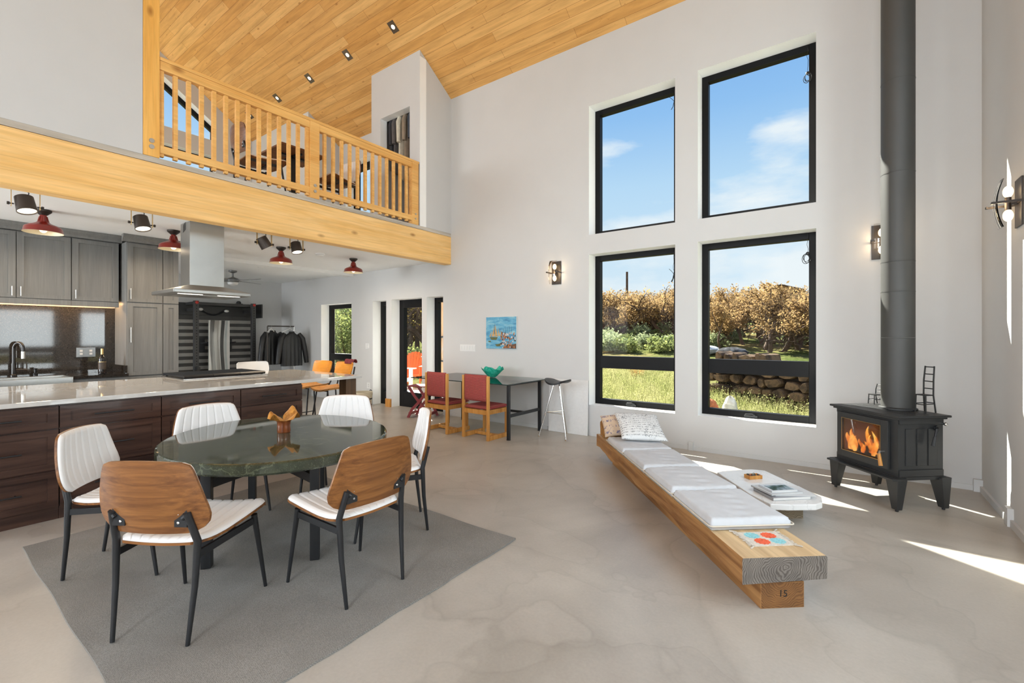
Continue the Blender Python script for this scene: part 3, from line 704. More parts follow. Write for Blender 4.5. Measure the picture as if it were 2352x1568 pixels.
outlet('switch_plate', 'small white switch plate between the kitchen window and the door', (-7.985, D, 1.19), 'y', .115, .12, 'light switch', 2)
outlet('wall_outlet', 'white wall outlet low on the wall above the basket', (-7.94, D, .38), 'y', .115, .12, 'outlet', 1, 'plastic_w', True)

# ------------------------------------------------------------------ kitchen lights
def barn_lamp(label, y, on=True):
    t = thing('barn_lamp', label, 'ceiling lamp', (-6.83, y, KC), 0, 'red barn ceiling lamps')
    MB().lathe([(.068, -.001), (.066, -.02), (.04, -.045), (.03, -.055), (.0, -.055)], n=24).build('canopy', 'dark_bronze', t, smooth=True)
    n = MB().lathe([(.026, -.056), (.030, -.085), (.038, -.115), (.042, -.122), (.0, -.122)], n=20)
    for k in range(6):
        a_ = k*PI/3; n.tube([(.03*math.cos(a_), .03*math.sin(a_), -.07), (.045*math.cos(a_), .045*math.sin(a_), -.13)], .005, 6)
    n.build('socket_cage', 'red_enamel', t, smooth=True)
    pr = [(.043, -.122), (.052, -.134), (.078, -.150), (.115, -.165), (.139, -.180), (.148, -.193), (.154, -.230), (.161, -.239)]
    MB().lathe(pr, n=36, cap=False).build('shade', 'red_enamel', t, smooth=True)
    MB().lathe([(r-.003, z-.0025) for r, z in pr], n=36, cap=False).build('shade_lining', 'cream', t, smooth=True)
    MB().sph((0, 0, -.205), (.032, .032, .036)).build('bulb', 'bulb', t, smooth=True)
    d = bpy.data.lights.new('barn_lamp_light', 'AREA'); d.shape = 'DISK'; d.size = .27; d.energy = 12; d.color = (1, .78, .54)
    l = bpy.data.objects.new('lamp_light', d); COL.objects.link(l); l.parent = t; l.location = (0, 0, -.242)
    return t
barn_lamp('red enamel barn lamp nearest the sink, leftmost on the kitchen ceiling', .955)
barn_lamp('red enamel barn lamp half hidden behind the hood chimney', 2.11)
barn_lamp('red enamel barn lamp right of the hood between two spotlights', 3.465)
barn_lamp('red enamel barn lamp nearest the window wall, right of the smoke alarm', 4.71)
def spot(label, y, tilt):
    t = thing('ceiling_spotlight', label, 'spotlight', (-6.0, y, KC), 0, 'dark can spotlights behind the beam')
    br = MB().bx(-.012, .012, -.092, -.088, -.17, 0).bx(-.012, .012, .088, .092, -.17, 0).bx(-.012, .012, -.092, .092, -.004, -.0005); br.build('bracket', 'brass', t)
    kn = MB()
    for s in (-1, 1): kn.cyl((0, s*.072, -.145), (0, s*.108, -.145), .006, 8).cyl((0, s*.1, -.145), (0, s*.116, -.145), .014, 12)
    kn.build('knob', 'dark_bronze', t, smooth=True)
    Rm = Matrix.Translation((0, 0, -.145)) @ Matrix.Rotation(tilt[0], 4, 'Y') @ Matrix.Rotation(tilt[1], 4, 'X')
    c = MB(); c.X = Rm; c.lathe([(.0, .085), (.055, .085), (.064, .078), (.070, -.060), (.066, -.060), (.060, .04), (.0, .04)], n=30); c.build('can', 'spotcan', t, smooth=True)
    e_ = MB(); e_.X = Rm; e_.lathe([(.0, -.05), (.064, -.05)], n=30, cap=False); e_.build('lens', 'spotdisc', t)
    w = MB().tube([(0, 0, -.0005), (.0, .02, -.03), (.01, .01, -.07), (0, 0, -.088)], .004, 6); w.build('cord', 'black', t, smooth=True)
    d = bpy.data.lights.new('spot_light', 'SPOT'); d.energy = 26; d.color = (1, .82, .60); d.spot_size = 1.7; d.spot_blend = .7; d.shadow_soft_size = .06
    l = bpy.data.objects.new('spot_beam', d); COL.objects.link(l); l.parent = t
    l.matrix_local = Rm @ Matrix.Translation((0, 0, -.06))
spot('dark can spotlight at the far left under the beam', .727, (-.30, .12))
spot('dark can spotlight left of the hood under the beam', 1.573, (-.30, .10))
spot('dark can spotlight tilted sideways, just right of the hood', 2.83, (-.1, .55))
spot('dark can spotlight right of the tilted one under the beam', 3.253, (-.30, .05))
for lab, x, y in (('small white smoke alarm on the kitchen ceiling beside a barn lamp', -6.84, 4.10), ('small white smoke alarm beyond the ceiling drop', -8.95, 4.16)):
    t = thing('smoke_alarm', lab, 'smoke alarm', (x, y, KC)); MB().lathe([(.075, -.0005), (.073, -.018), (.05, -.034), (0, -.036)], n=26).build('alarm_body', 'plastic_w', t, smooth=True)
    MB().lathe([(.052, -.034), (.05, -.040), (.02, -.042), (0, -.042)], n=20).build('sensor_cap', 'white', t, smooth=True)
def downlight(label, loc, rot, r=.045, square=None, group=None, es=1):
    t = thing('recessed_light', label, 'recessed light', loc, 0, group); t.rotation_euler = rot
    if square:
        w, h = square; b = MB().bx(-w, w, -h, -h*.72, -.004, -.0005).bx(-w, w, h*.72, h, -.004, -.0005).bx(-w, -w*.72, -h*.72, h*.72, -.004, -.0005).bx(w*.72, w, -h*.72, h*.72, -.004, -.0005).bx(-w*.72, w*.72, -h*.72, h*.72, -.0022, -.0005)
        b.build('trim_frame', plain('bronze_trim', (.10, .07, .045), .4, .2), t)
    else: MB().lathe([(r*.75, -.001), (r*1.3, -.001), (r*1.3, -.005), (r*.75, -.005)], n=24, cap=False).build('trim_ring', 'white', t)
    MB().lathe([(0, -.0035), (r*.75, -.0035)], n=24, cap=False).build('lamp_lens', 'spotdisc', t)
downlight('small round recessed light in the kitchen ceiling beyond the ceiling drop', (-9.03, 4.875, KC), (0, 0, 0))
dl = ['first from the closet wall', 'second from the closet wall', 'third from the closet wall', 'fourth, just above the railing', 'farthest, seen between the balusters']
for i in range(5):
    y = 4.74; downlight('square bronze recessed light in the plank ceiling, '+dl[i], (-5.82-1.2275*i, y, zc(y)-.001), (-ang, 0, 0), .045, (.07, .085), 'recessed lights in the plank ceiling')
# ceiling fan beyond the hood
fn = thing('ceiling_fan', 'grey ceiling fan with a frosted light in the room beyond the kitchen', 'ceiling fan', (-10.06, 4.12, KC))
MB().lathe([(.075, -.0005), (.075, -.03), (.03, -.05), (.018, -.055), (.018, -.13), (.03, -.14), (.10, -.165), (.125, -.19), (.125, -.215), (.09, -.235), (0, -.236)], n=28).build('motor_housing', plain('fan_grey', (.20, .20, .20), .35, .4), fn, smooth=True)
MB().lathe([(.09, -.237), (.10, -.25), (.085, -.285), (.04, -.305), (0, -.308)], n=26).build('light_bowl', 'plastic_w', fn, smooth=True)
for k in range(4):
    a_ = .35+k*PI/2; c, s_ = math.cos(a_), math.sin(a_); b = MB(); b.X = Matrix.Rotation(a_, 4, 'Z')
    b.box((.40, 0, -.20), (.50, .13, .008), Matrix.Rotation(.18, 3, 'X')).bx(.10, .20, -.02, .02, -.205, -.195); b.build('blade', plain('fan_blade', (.24, .24, .235), .4), fn, bevel=.003)
# ------------------------------------------------------------------ rug, dining table, chairs
b = MB()
nx, ny = 40, 32
def edge(u, v, z):
    x = blend(-4.40, -1.833, u); y = blend(.515, 2.55, v)
    x += .004*math.sin(v*23)+.002*math.sin(v*61); y += .004*math.sin(u*19+1)
    return (x, y, z)
b.slab(lambda u, v: edge(u, v, .011+.0015*math.sin(u*17+v*9)), lambda u, v: edge(u, v, .001), nx, ny)
tag(b.build('area_rug', 'rug', smooth=True), 'large flat-woven grey taupe rug under the oval dining table', 'rug')
ZR = .0135
tt = thing('dining_table', 'oval dark green marble dining table on a black metal base', 'dining table', (-3.30, 1.675, ZR), math.atan2(.319, -.948))
n = 72; prof = [(.965, .626), (.985, .629), (1.0, .642), (1.0, .690), (.992, .6975), (.98, .70)]
vs = []; fs = []
for k_, z in prof:
    for i in range(n):
        t = 2*PI*i/n; vs.append((.835*k_*math.cos(t), .725*k_*math.sin(t), z-ZR))
for j in range(len(prof)-1):
    for i in range(n): l = (i+1) % n; fs.append((j*n+i, j*n+l, (j+1)*n+l, (j+1)*n+i))
fs.append(tuple(range(n-1, -1, -1))); fs.append(tuple((len(prof)-1)*n+i for i in range(n)))
MB().add(vs, fs).build('tabletop', 'marble', tt, smooth=True, ang=.15)
Ri = Matrix.Rotation(-tt.rotation_euler.z, 4, 'Z') @ Matrix.Translation((3.30, -1.675, 0))
legs = [Ri @ Vector(p) for p in ((-3.11, 1.13, 0), (-2.685, 1.575, 0), (-3.39, 2.04, 0), (-4.045, 1.81, 0))]
la = math.atan2((legs[0]-legs[3]).y, (legs[0]-legs[3]).x); RL = Matrix.Rotation(la, 3, 'Z')
for p in legs: MB().box((p.x, p.y, .3055), (.055, .055, .611), RL).build('leg', 'black', tt, bevel=.003)
cx_ = sum((p for p in legs), Vector())/4
fr = MB()
for p in legs: fr.bar((cx_.x, cx_.y, .50), (p.x, p.y, .50), .04, .055)
for i in range(4):
    p, q = legs[i], legs[(i+1) % 4]; fr.bar((p.x, p.y, .605), (q.x, q.y, .605), .04, .04)
fr.build('cross_brace', 'black', tt)
vz = thing('wooden_vase', 'carved wooden flower-shaped vase on the oval dining table', 'vase', (-3.334, 1.712, .7005))
MB().lathe([(.0, 0), (.043, 0), (.046, .008), (.044, .05), (.046, .075), (.055, .09), (.045, .09), (.036, .05), (0, .05)], n=28).build('vase_body', wood('vase_dark', rgb((92, 44, 22)), rgb((140, 78, 40)), 2, 2, 14, .25, coat=.4), vz, smooth=True)
pm = wood('vase_petal', rgb((150, 92, 38)), rgb((206, 146, 70)), 2, 3, 12, .4)
for k_ in range(4):
    a_ = .5+k_*PI/2; hgt = .10 if k_ == 1 else .07
    def pf(u, v, off, a_=a_, hgt=hgt):
        w = (u-.5)*(1.9-.5*v); r = .043+.068*v**1.25; z = .075+hgt*v-.02*v*v+.022*math.cos(w*3.0)*v*v-.012*v*abs(u-.5)*2
        return ((r-off)*math.cos(a_+w*.85*(1-.35*v*v)), (r-off)*math.sin(a_+w*.85*(1-.35*v*v)), z+off*.6)
    MB().slab(lambda u, v: pf(u, v, 0), lambda u, v: pf(u, v, .007), 10, 8).build('petal', pm, vz, smooth=True)

BW = [(0, .33), (.03, .40), (.08, .465), (.16, .510), (.26, .528), (.38, .520), (.6, .487), (.82, .446), (.91, .425), (.96, .402), (.988, .372), (1, .335)]
def back_pt(s, t, off):
    w = lut(t, BW)/2; x = (2*s-1)*w
    z = .495+.335*t+.010*(1-(2*s-1)**2)*(1 if t > .5 else 0)*t - .02*(1-t)**3*(1-(2*s-1)**2)*0
    y = -.232-.055*t-.012*math.sin(t*PI)+.9*x*x*.75
    return (x, y+off, z)
SW = [(0, .33), (.03, .37), (.08, .405), (.3, .435), (.6, .47), (.88, .50), (.95, .492), (1, .46)]
def seat_pt(s, t, off):
    w = lut(t, SW)/2; x = (2*s-1)*w; y = -.215+.47*t
    z = .425+.045*max(0, t-.35)**1.2*1.4+.03*max(0, .2-t)*2.5+.30*x*x
    if t > .93: z -= .02*((t-.93)/.07)**2
    return (x, y, z+off)
def groove(s, t):
    g = 0
    for k_ in range(1, 8): g += math.exp(-((s-k_/8)/.010)**2)
    return .006*g
def dining_chair(label, loc, fwd, group='walnut and white dining chairs'):
    t = thing('dining_chair', label, 'dining chair', loc, math.atan2(fwd[1], fwd[0])-PI/2, group)
    MB().slab(lambda s, v: seat_pt(s, v, .0), lambda s, v: seat_pt(s, v, -.012), 24, 16).build('seat_shell', 'walnut', t, smooth=True)
    def su(s, v):
        e_ = min(1, min(s, 1-s, v, 1-v)/.05); return seat_pt(blend(.5, s, .985), blend(.5, v, .985), .004+.020*math.sqrt(e_)-groove(s, v)*e_)
    MB().slab(su, lambda s, v: seat_pt(blend(.5, s, .985), blend(.5, v, .985), .0005), 96, 18).build('seat_pad', 'leather', t, smooth=True, ang=1.2)
    MB().slab(lambda s, v: back_pt(s, v, .0), lambda s, v: back_pt(s, v, -.012), 28, 26).build('back_shell', 'walnut', t, smooth=True)
    def bu(s, v):
        e_ = min(1, min(s, 1-s, v, 1-v)/.05); return back_pt(blend(.5, s, .985), blend(.5, v, .985), .004+.018*math.sqrt(e_)-groove(s, v)*e_)
    MB().slab(bu, lambda s, v: back_pt(blend(.5, s, .985), blend(.5, v, .985), .0005), 96, 24).build('back_pad', 'leather', t, smooth=True, ang=1.2)
    for s in (-1, 1):
        MB().tube([(s*.18, -.25, 0), (s*.192, -.222, .25), (s*.198, -.212, .455), (s*.178, -.252, .60)], [.0095, .0135, .0165, .0165], 12).build('rear_leg', 'black', t, smooth=True)
        MB().tube([(s*.235, .245, 0), (s*.222, .205, .25), (s*.212, .178, .425)], [.009, .0125, .0155], 12).build('front_leg', 'black', t, smooth=True)
        p = MB(); p.box((s*.148, -.2495, .572), (.060, .006, .080)); p.tube([(s*.16, -.256, .572), (s*.178, -.252, .588)], .010, 8)
        pb = p.build('back_bracket', 'black', t, bevel=.0015)
        sc = MB()
        for dz in (-.02, .02): sc.sph((s*.138, -.2535, .572+dz), (.006, .003, .006), 10, 6)
        sc.build('screw', 'chrome', pb)
        MB().bar((s*.196, -.212, .392), (s*.210, .18, .392), .014, .034).build('side_rail', 'black', t)
    MB().bar((-.205, .05, .398), (.205, .05, .398), .03, .014).build('cross_rail', 'black', t)
    return t
cl = [('dining chair nearest the camera, walnut back turned to us, left of the front pair', (-2.544, .695), (-.539, .843)),
      ('dining chair at the right front of the table, walnut back turned to us, standing mid-rug', (-2.053, 1.558), (-1, .02)),
      ('dining chair at the left, side view, between the drawers and the nearest chair', (-3.745, .70), (.655, .755)),
      ('dining chair facing us behind the oval table, in front of the island drawers', (-4.19, 1.53), (.99, .06)),
      ('dining chair facing us behind the table, below the island counter end', (-3.775, 2.525), (.64, -.77)),
      ('dining chair seen from its side at the far right corner of the table', (-2.571, 2.385), (-.569, -.822))]
for lab, rc, fw in cl:
    L = math.hypot(*fw); fw = (fw[0]/L, fw[1]/L)
    if lab is cl[0][0]: chair0 = dining_chair(lab, (rc[0]+.25*fw[0], rc[1]+.25*fw[1], ZR), fw)
    else: dup(chair0, lab, (rc[0]+.25*fw[0], rc[1]+.25*fw[1], ZR), math.atan2(fw[1], fw[0])-PI/2)
# the same chairs upstairs at the desk
dup(chair0, 'walnut shell chair in the loft left of the desk, seen through the balusters', (-6.14, 2.83, 3.206), -.04, 'walnut chairs in the loft')
dup(chair0, 'walnut shell chair in the loft right of the middle railing post', (-6.02, 3.86, 3.206), PI+.1, 'walnut chairs in the loft')
dk = thing('standing_desk', 'brown topped standing desk in the loft behind the railing', 'desk', (-6.25, 3.335, 3.206))
MB().bx(-.31, .31, -.31, .31, .715, .74).build('desktop', wood('desk_brown', rgb((112, 72, 44)), rgb((146, 100, 64)), 1, 1.2, 12, .5), dk, bevel=.003)
MB().bx(-.03, .03, -.04, .04, .03, .68).build('column', 'black', dk); MB().bx(-.2, .2, -.03, .03, .69, .714).bx(-.03, .03, -.2, .2, .69, .714).build('bracket', 'black', dk)
MB().bx(-.28, .28, -.05, .05, 0, .03).build('foot', plain('desk_foot_grey', (.3, .33, .36), .5), dk, bevel=.006)

# ------------------------------------------------------------------ timber bench with folding cushion
bench_o = Vector((-.424, 2.576, 0)); dL = Vector((-.643, .766, 0)); dE = Vector((.766, .643, 0))
brz = math.atan2(dE.y, dE.x)      # local X = across the bench, local Y = along it
bn = thing('timber_bench', 'long low bench of two stacked reclaimed timber beams with grey cut ends', 'bench', bench_o, brz)
def bench_mat():
    m = wood('reclaimed_fir', rgb((134, 90, 50)), rgb((176, 130, 80)), 1, .9, 13, .6, dark=rgb((96, 60, 32)), knots=.7, contrast=(.40, .60)); return m
BMt = bench_mat(); TOPM = wood('bench_top_wood', rgb((184, 152, 112)), rgb((212, 184, 142)), 1, .9, 12, .6, dark=rgb((158, 124, 86)), knots=.4)
def end_mat(name, c1, c2):
    m, nt, bb = newmat(name); v = coords(nt)
    nd = noise(nt, v, 6, 3); ad = nt.nodes.new('ShaderNodeMixRGB'); ad.blend_type = 'ADD'; ad.inputs[0].default_value = .16; nt.links.new(v, ad.inputs[1]); nt.links.new(nd.outputs['Color'], ad.inputs[2])
    w = nt.nodes.new('ShaderNodeTexWave'); w.wave_type = 'RINGS'; w.rings_direction = 'Y'; w.inputs['Scale'].default_value = 26; w.inputs['Distortion'].default_value = 2.2; w.inputs['Detail'].default_value = 3
    mp = nt.nodes.new('ShaderNodeMapping'); mp.inputs['Location'].default_value = (-.30, 0, -.28); nt.links.new(ad.outputs[0], mp.inputs[0]); nt.links.new(mp.outputs[0], w.inputs['Vector'])
    n2 = noise(nt, v, 9, 4); r = ramp(nt, w.outputs[0], [(.2, c1), (.8, c2)]); c = mul(nt, r.outputs[0], ramp(nt, n2.outputs[0], [(.3, (.72, .72, .74, 1)), (.7, (1.1, 1.1, 1.1, 1))]).outputs[0])
    nt.links.new(c, bb.inputs['Base Color']); bb.inputs['Roughness'].default_value = .7; return m
ENDM = end_mat('grey_end_grain', rgb((98, 90, 82)), rgb((132, 124, 115)))
END2 = end_mat('brown_end_grain', rgb((112, 74, 38)), rgb((136, 94, 52)))
b = MB(); b.m = 0
ring = [(0, .135), (.455, .150), (.458, .262), (.45, .27), (.004, .27), (0, .264)]
ny = 24; vs = []; fs = []; mi = []
rnd = random.Random(3)
for j in range(ny+1):
    y = 2.96*j/ny
    for i, (x, z) in enumerate(ring):
        wv = .006*math.sin(j*.9+i)+rnd.uniform(-.003, .003) if 0 < j < ny else 0
        vs.append((x+(wv if i in (0, 1, 5) else 0), y, z+(wv*1.6 if i in (0, 1) else 0)))
n = len(ring)
for j in range(ny):
    for i in range(n):
        k_ = (i+1) % n; fs.append((j*n+i, j*n+k_, (j+1)*n+k_, (j+1)*n+i)); mi.append(1 if i == 3 else 0)
fs.append(tuple(range(n))); mi.append(2); fs.append(tuple(ny*n+i for i in range(n))); mi.append(2)
b.v = vs; b.f = fs; b.mi = mi; b.build('top_beam', [BMt, TOPM, ENDM], bn)
b = MB(); b.bx(.105, .34, .012, 2.68, 0, .134); b.mi = [0, 0, 1, 0, 0, 0]; lowb = b.build('lower_beam', [BMt, END2], bn, bevel=.003)
mk = txt('ink_mark', '15', 'black', .05, (.225, .0105, .075), (PI/2, .05, 0), lowb, .0003)
# square split log at the far end
lg = thing('log_headrest', 'rough split log block standing across the far end of the bench', 'log', bench_o+dL*2.80+Vector((0, 0, .2705)), brz)
lm = wood('split_log', rgb((140, 92, 40)), rgb((190, 140, 78)), 0, 1.2, 9, .7, dark=rgb((90, 54, 22)))
b = MB(); rnd = random.Random(5); nu, nv = 14, 10
def logp(u, v, r):
    t = 2*PI*v; c, s_ = math.cos(t), math.sin(t); q = 1/max(abs(c), abs(s_))**.8
    k_ = 1+.10*math.sin(5*t+u*3)+.05*math.sin(11*t+u*7)
    return (.02+.42*u, r*.075*c*q*k_, .088+r*.085*s_*q*k_)
vs = []; fs = []
for i in range(nu+1):
    for j in range(20): vs.append(logp(i/nu, j/20, 1))
for i in range(nu):
    for j in range(20): l = (j+1) % 20; fs.append((i*20+j, i*20+l, (i+1)*20+l, (i+1)*20+j))
fs += [tuple(range(20)), tuple(nu*20+j for j in range(20))]
zmin = min(q[2] for q in vs); vs = [(x, y, max(z-zmin, 0.0)) for x, y, z in vs]
tag(b.add(vs, fs).build('log_headrest_body', lm, None), '', '')
o = bpy.data.objects['log_headrest_body']; o.name = 'log_block'; del o['label']; del o['category']; o.parent = lg
fabm = plain('ticking_linen', (.55, .565, .59), .9, var=.04, scale=14, bmp=.45, bscale=16, spec=.15)
pipm = plain('linen_piping', (.66, .60, .50), .9, var=.04, spec=.1)
fc_ = thing('folding_cushion', 'white four-section folding cushion laid along the timber bench', 'cushion', bench_o+Vector((0, 0, .271)), brz)
for k_ in range(4):
    y0 = .305+.555*k_; y1 = y0+.55; x0, x1 = -.012, .50
    rn = [random.Random(20+k_).uniform(0, 6) for _ in range(6)]
    def side(u, v): return min(u, 1-u, v, 1-v)
    def topf(u, v, y0=y0, y1=y1, rn=rn):
        e_ = min(1, side(u, v)/.07); z = .030+.040*(1-(1-e_)**2)
        if e_ > .3: z += .004*math.sin(u*7+rn[0])*math.sin(v*5+rn[1])+.0035*math.sin(v*34+3*u+rn[2])*math.exp(-((u-.5-.12*math.sin(v*4+rn[3]))/.10)**2)+.0025*math.sin(u*60+rn[4])*math.exp(-(min(v, 1-v)/.10)**2)
        ins = .010*(1-e_)**2
        return (blend(x0+ins, x1-ins, u), blend(y0+ins, y1-ins, v), z)
    def botf(u, v, y0=y0, y1=y1):
        e_ = min(1, side(u, v)/.05); ins = .012*(1-e_)**2
        return (blend(x0+ins, x1-ins, u), blend(y0+ins, y1-ins, v), .030-.0295*(1-(1-e_)**2))
    sec = MB().slab(topf, botf, 48, 44).build('cushion_section', fabm, fc_, smooth=True, ang=1.5)
    r_ = .02; pts = []
    for cxx, cyy, a0 in ((x1-r_, y1-r_, 0), (x0+r_, y1-r_, PI/2), (x0+r_, y0+r_, PI), (x1-r_, y0+r_, 1.5*PI)):
        for q in range(5): a_ = a0+PI/2*q/4; pts.append((cxx+(r_+.001)*math.cos(a_), cyy+(r_+.001)*math.sin(a_), .034))
    MB().tube(pts, .004, 6, closed=True).build('piping', pipm, sec, smooth=True)
def script_mat(name, base, ink, sc=1.0):
    """cushion cover printed with rows of faded handwriting and a few larger flourishes"""
    m, nt, bb = newmat(name); v = coords(nt, (sc, sc, sc))
    w = nt.nodes.new('ShaderNodeTexWave'); w.bands_direction = 'Y'; w.inputs['Scale'].default_value = 9; w.inputs['Distortion'].default_value = .6; nt.links.new(v, w.inputs['Vector'])
    rw = ramp(nt, w.outputs[0], [(.62, (0, 0, 0, 1)), (.74, (1, 1, 1, 1))])
    n1 = noise(nt, coords(nt, (95*sc, 42*sc, 42*sc)), 1.0, 3, .6, 1.2); r1 = ramp(nt, n1.outputs[0], [(.52, (0, 0, 0, 1)), (.56, (1, 1, 1, 1)), (.62, (1, 1, 1, 1)), (.66, (0, 0, 0, 1))])
    a_ = mul(nt, rw.outputs[0], r1.outputs[0])
    n2 = noise(nt, coords(nt, (14*sc, 9*sc, 9*sc), (0, 0, .5)), 1.0, 4, .6, 2.5); r2 = ramp(nt, n2.outputs[0], [(.555, (0, 0, 0, 1)), (.57, (1, 1, 1, 1)), (.585, (1, 1, 1, 1)), (.60, (0, 0, 0, 1))])
    nm = noise(nt, coords(nt, (5*sc, 5*sc, 5*sc)), 1.0, 2); r3 = ramp(nt, nm.outputs[0], [(.48, (0, 0, 0, 1)), (.56, (1, 1, 1, 1))])
    c2 = mul(nt, r2.outputs[0], r3.outputs[0]); f = mul(nt, a_, c2, 1.0, 'LIGHTEN')
    x = nt.nodes.new('ShaderNodeMixRGB'); x.inputs[1].default_value = base; x.inputs[2].default_value = ink; nt.links.new(f, x.inputs[0]); nt.links.new(x.outputs[0], bb.inputs['Base Color'])
    bb.inputs['Roughness'].default_value = .9; bb.inputs['Specular IOR Level'].default_value = .1; return m
def pillow(name, label, mat, w, h, t, mw):
    b = MB()
    def f(u, v, s_):
        x, y = 2*u-1, 2*v-1; e_ = (1-x*x)*(1-y*y); pin = 1-.07*(x*x*y*y)*0
        px_ = x*(w/2)*(1-.07*(1-y*y)*(abs(x)**3)); py_ = y*(h/2)*(1-.07*(1-x*x)*(abs(y)**3))
        return (px_, py_, s_*(t/2*e_**.42+.002)+.004*math.sin(9*x+4*y)*e_)
    b.slab(lambda u, v: f(u, v, 1), lambda u, v: f(u, v, -1), 24, 24); o = b.build(name, mat, None, smooth=True, ang=2)
    o.matrix_world = mw; return tag(o, label, 'pillow')
base_m = Matrix.Translation(bench_o) @ Matrix.Rotation(brz, 4, 'Z')
pillow('script_pillow', 'white square pillow printed with handwriting on the bench', script_mat('script_print', (.70, .71, .71, 1), (.10, .11, .12, 1)), .46, .46, .13,
       base_m @ Matrix.Translation((.315, 2.40, .462)) @ Matrix.Rotation(.42, 4, 'X') @ Matrix.Rotation(-.10, 4, 'Z'))
pillow('printed_pillow', 'small tan pillow with blue print tucked behind the white pillow', script_mat('postcard_print', (.58, .44, .32, 1), (.12, .12, .22, 1), .5), .26, .28, .09,
       base_m @ Matrix.Translation((.105, 2.60, .44)) @ Matrix.Rotation(.75, 4, 'X') @ Matrix.Rotation(-.15, 4, 'Y'))
# small woven mat with tassels
mt = thing('woven_mat', 'small woven mat with orange and blue flowers on the bench end', 'mat', bench_o+dE*.25+dL*.205+Vector((0, 0, .2705)), brz)
mm = plain('mat_cream', (.62, .57, .50), .95, var=.12, scale=90)
MB().bx(-.115, .115, -.085, .085, 0, .004).build('mat_cloth', mm, mt)
for x, y, c, nm in ((.045, .035, (.75, .12, .05), 'orange_flower'), (-.035, -.035, (.75, .12, .05), 'orange_flower'), (-.05, .04, (.25, .55, .60), 'blue_flower'), (.055, -.035, (.25, .55, .60), 'blue_flower')):
    f = MB(); vs = [(x, y, .0048)]
    for i in range(24): a_ = 2*PI*i/24; r_ = .034+.006*(i % 2); vs.append((x+r_*math.cos(a_)*1.1, y+r_*math.sin(a_), .0048))
    f.add(vs+[(a, c_, .0041) for a, c_, _ in vs], [(0, 1+i, 1+(i+1) % 24) for i in range(24)]+[(1+i, 26+i, 26+(i+1) % 24, 1+(i+1) % 24) for i in range(24)]); f.build(nm, plain(nm+'_yarn', c, .95, var=.25, scale=120), mt)
f = MB(); rnd = random.Random(2)
for s in (-1, 1):
    for i in range(22):
        y = -.085+.17*i/21; f.tube([(s*.115, y, .003), (s*(.128+rnd.uniform(0, .012)), y+rnd.uniform(-.008, .008), .0035)], .0022, 5)
    for e_ in (-1, 1): f.tube([(s*.112, e_*.083, .004), (s*.13, e_*.10, .005), (s*.145, e_*.108, .004)], .0045, 6)
f.build('fringe', plain('mat_fringe', (.52, .47, .40), .95, var=.2, scale=60), mt)

# ------------------------------------------------------------------ low marble table, books, box
lt = thing('coffee_table', 'low white marble slab table on a timber block beside the bench', 'coffee table', (-.5, 4.2, 0))
pl = [(-.44, 3.80), (-.33, 3.86), (-.17, 3.985), (-.135, 4.06), (-.145, 4.205), (-.59, 4.715), (-.70, 4.69), (-.90, 4.47), (-.93, 4.40), (-.60, 3.95)]
MB().prism([(x+.5, y-4.2) for x, y in pl], .136, .18).build('stone_top', 'slab', lt, bevel=.008, seg=3)
c = Vector((-.46, 4.19, 0)); b = MB(); R3 = Matrix.Rotation(brz, 3, 'Z')
b.box((c.x+.5, c.y-4.2, .0675), (.27, .30, .135), R3); b.mi = [0, 0, 1, 0, 0, 0]; b.build('block_base', [wood('old_block', rgb((120, 104, 82)), rgb((164, 148, 122)), 1, 1, 9, .75), end_mat('old_block_end', rgb((112, 98, 78)), rgb((156, 142, 118)))], lt, bevel=.003)
def book(label, loc, rz, w, h, t, cover, inner=None, group='books and magazines stacked on the marble table', name='book'):
    o = thing(name, label, 'book' if name == 'book' else 'magazine', loc, rz, group)
    cm = plain('cover_%d' % len(bpy.data.materials), cover, .35, var=.03)
    MB().bx(-w/2, w/2, -h/2, h/2, 0, .0015).bx(-w/2, w/2, -h/2, h/2, t-.0015, t).bx(-w/2, -w/2+.002, -h/2, h/2, 0, t).build('cover', cm, o)
    MB().bx(-w/2+.003, w/2-.004, -h/2+.004, h/2-.004, .0016, t-.0016).build('pages', plain('pages', (.70, .69, .66), .8), o)
    if inner: MB().bx(-w*.4, w*.4, -h*.4, h*.3, t, t+.0006).build('cover_picture', inner, o)
    return o
pic = build_split('landscape_print', [rgb((18, 30, 28)), rgb((44, 74, 52)), rgb((140, 160, 170)), rgb((190, 200, 210))], 14, .4)
bz = .1805; ba = brz+.05; bc = Vector((-.395, 4.07, 0))
book('thick grey book at the bottom of the stack on the marble table', (bc.x, bc.y, bz), ba, .31, .23, .022, (.32, .33, .35))
book('white magazine sticking out of the stack, bent pages', (bc.x+.035, bc.y+.04, bz+.0225), ba-.15, .30, .22, .006, (.66, .67, .68), None, name='magazine')
book('pale grey picture book on the magazine in the stack', (bc.x-.035, bc.y+.01, bz+.029), ba+.08, .28, .22, .010, (.55, .57, .58))
book('small landscape picture book on top of the stack', (bc.x-.025, bc.y+.005, bz+.0395), ba+.02, .22, .15, .013, (.62, .66, .70), pic)
tb = thing('pebble_box', 'small wooden box of pebbles at the far end of the marble table', 'box', (-.64, 4.40, .1805), brz+.12)
MB().bx(-.062, .062, -.035, .035, 0, .02).bx(-.062, .062, -.035, -.029, .02, .03).bx(-.062, .062, .029, .035, .02, .03).bx(-.062, -.056, -.029, .029, .02, .03).bx(.056, .062, -.029, .029, .02, .03).build('tray', 'oak', tb)
rnd = random.Random(8)
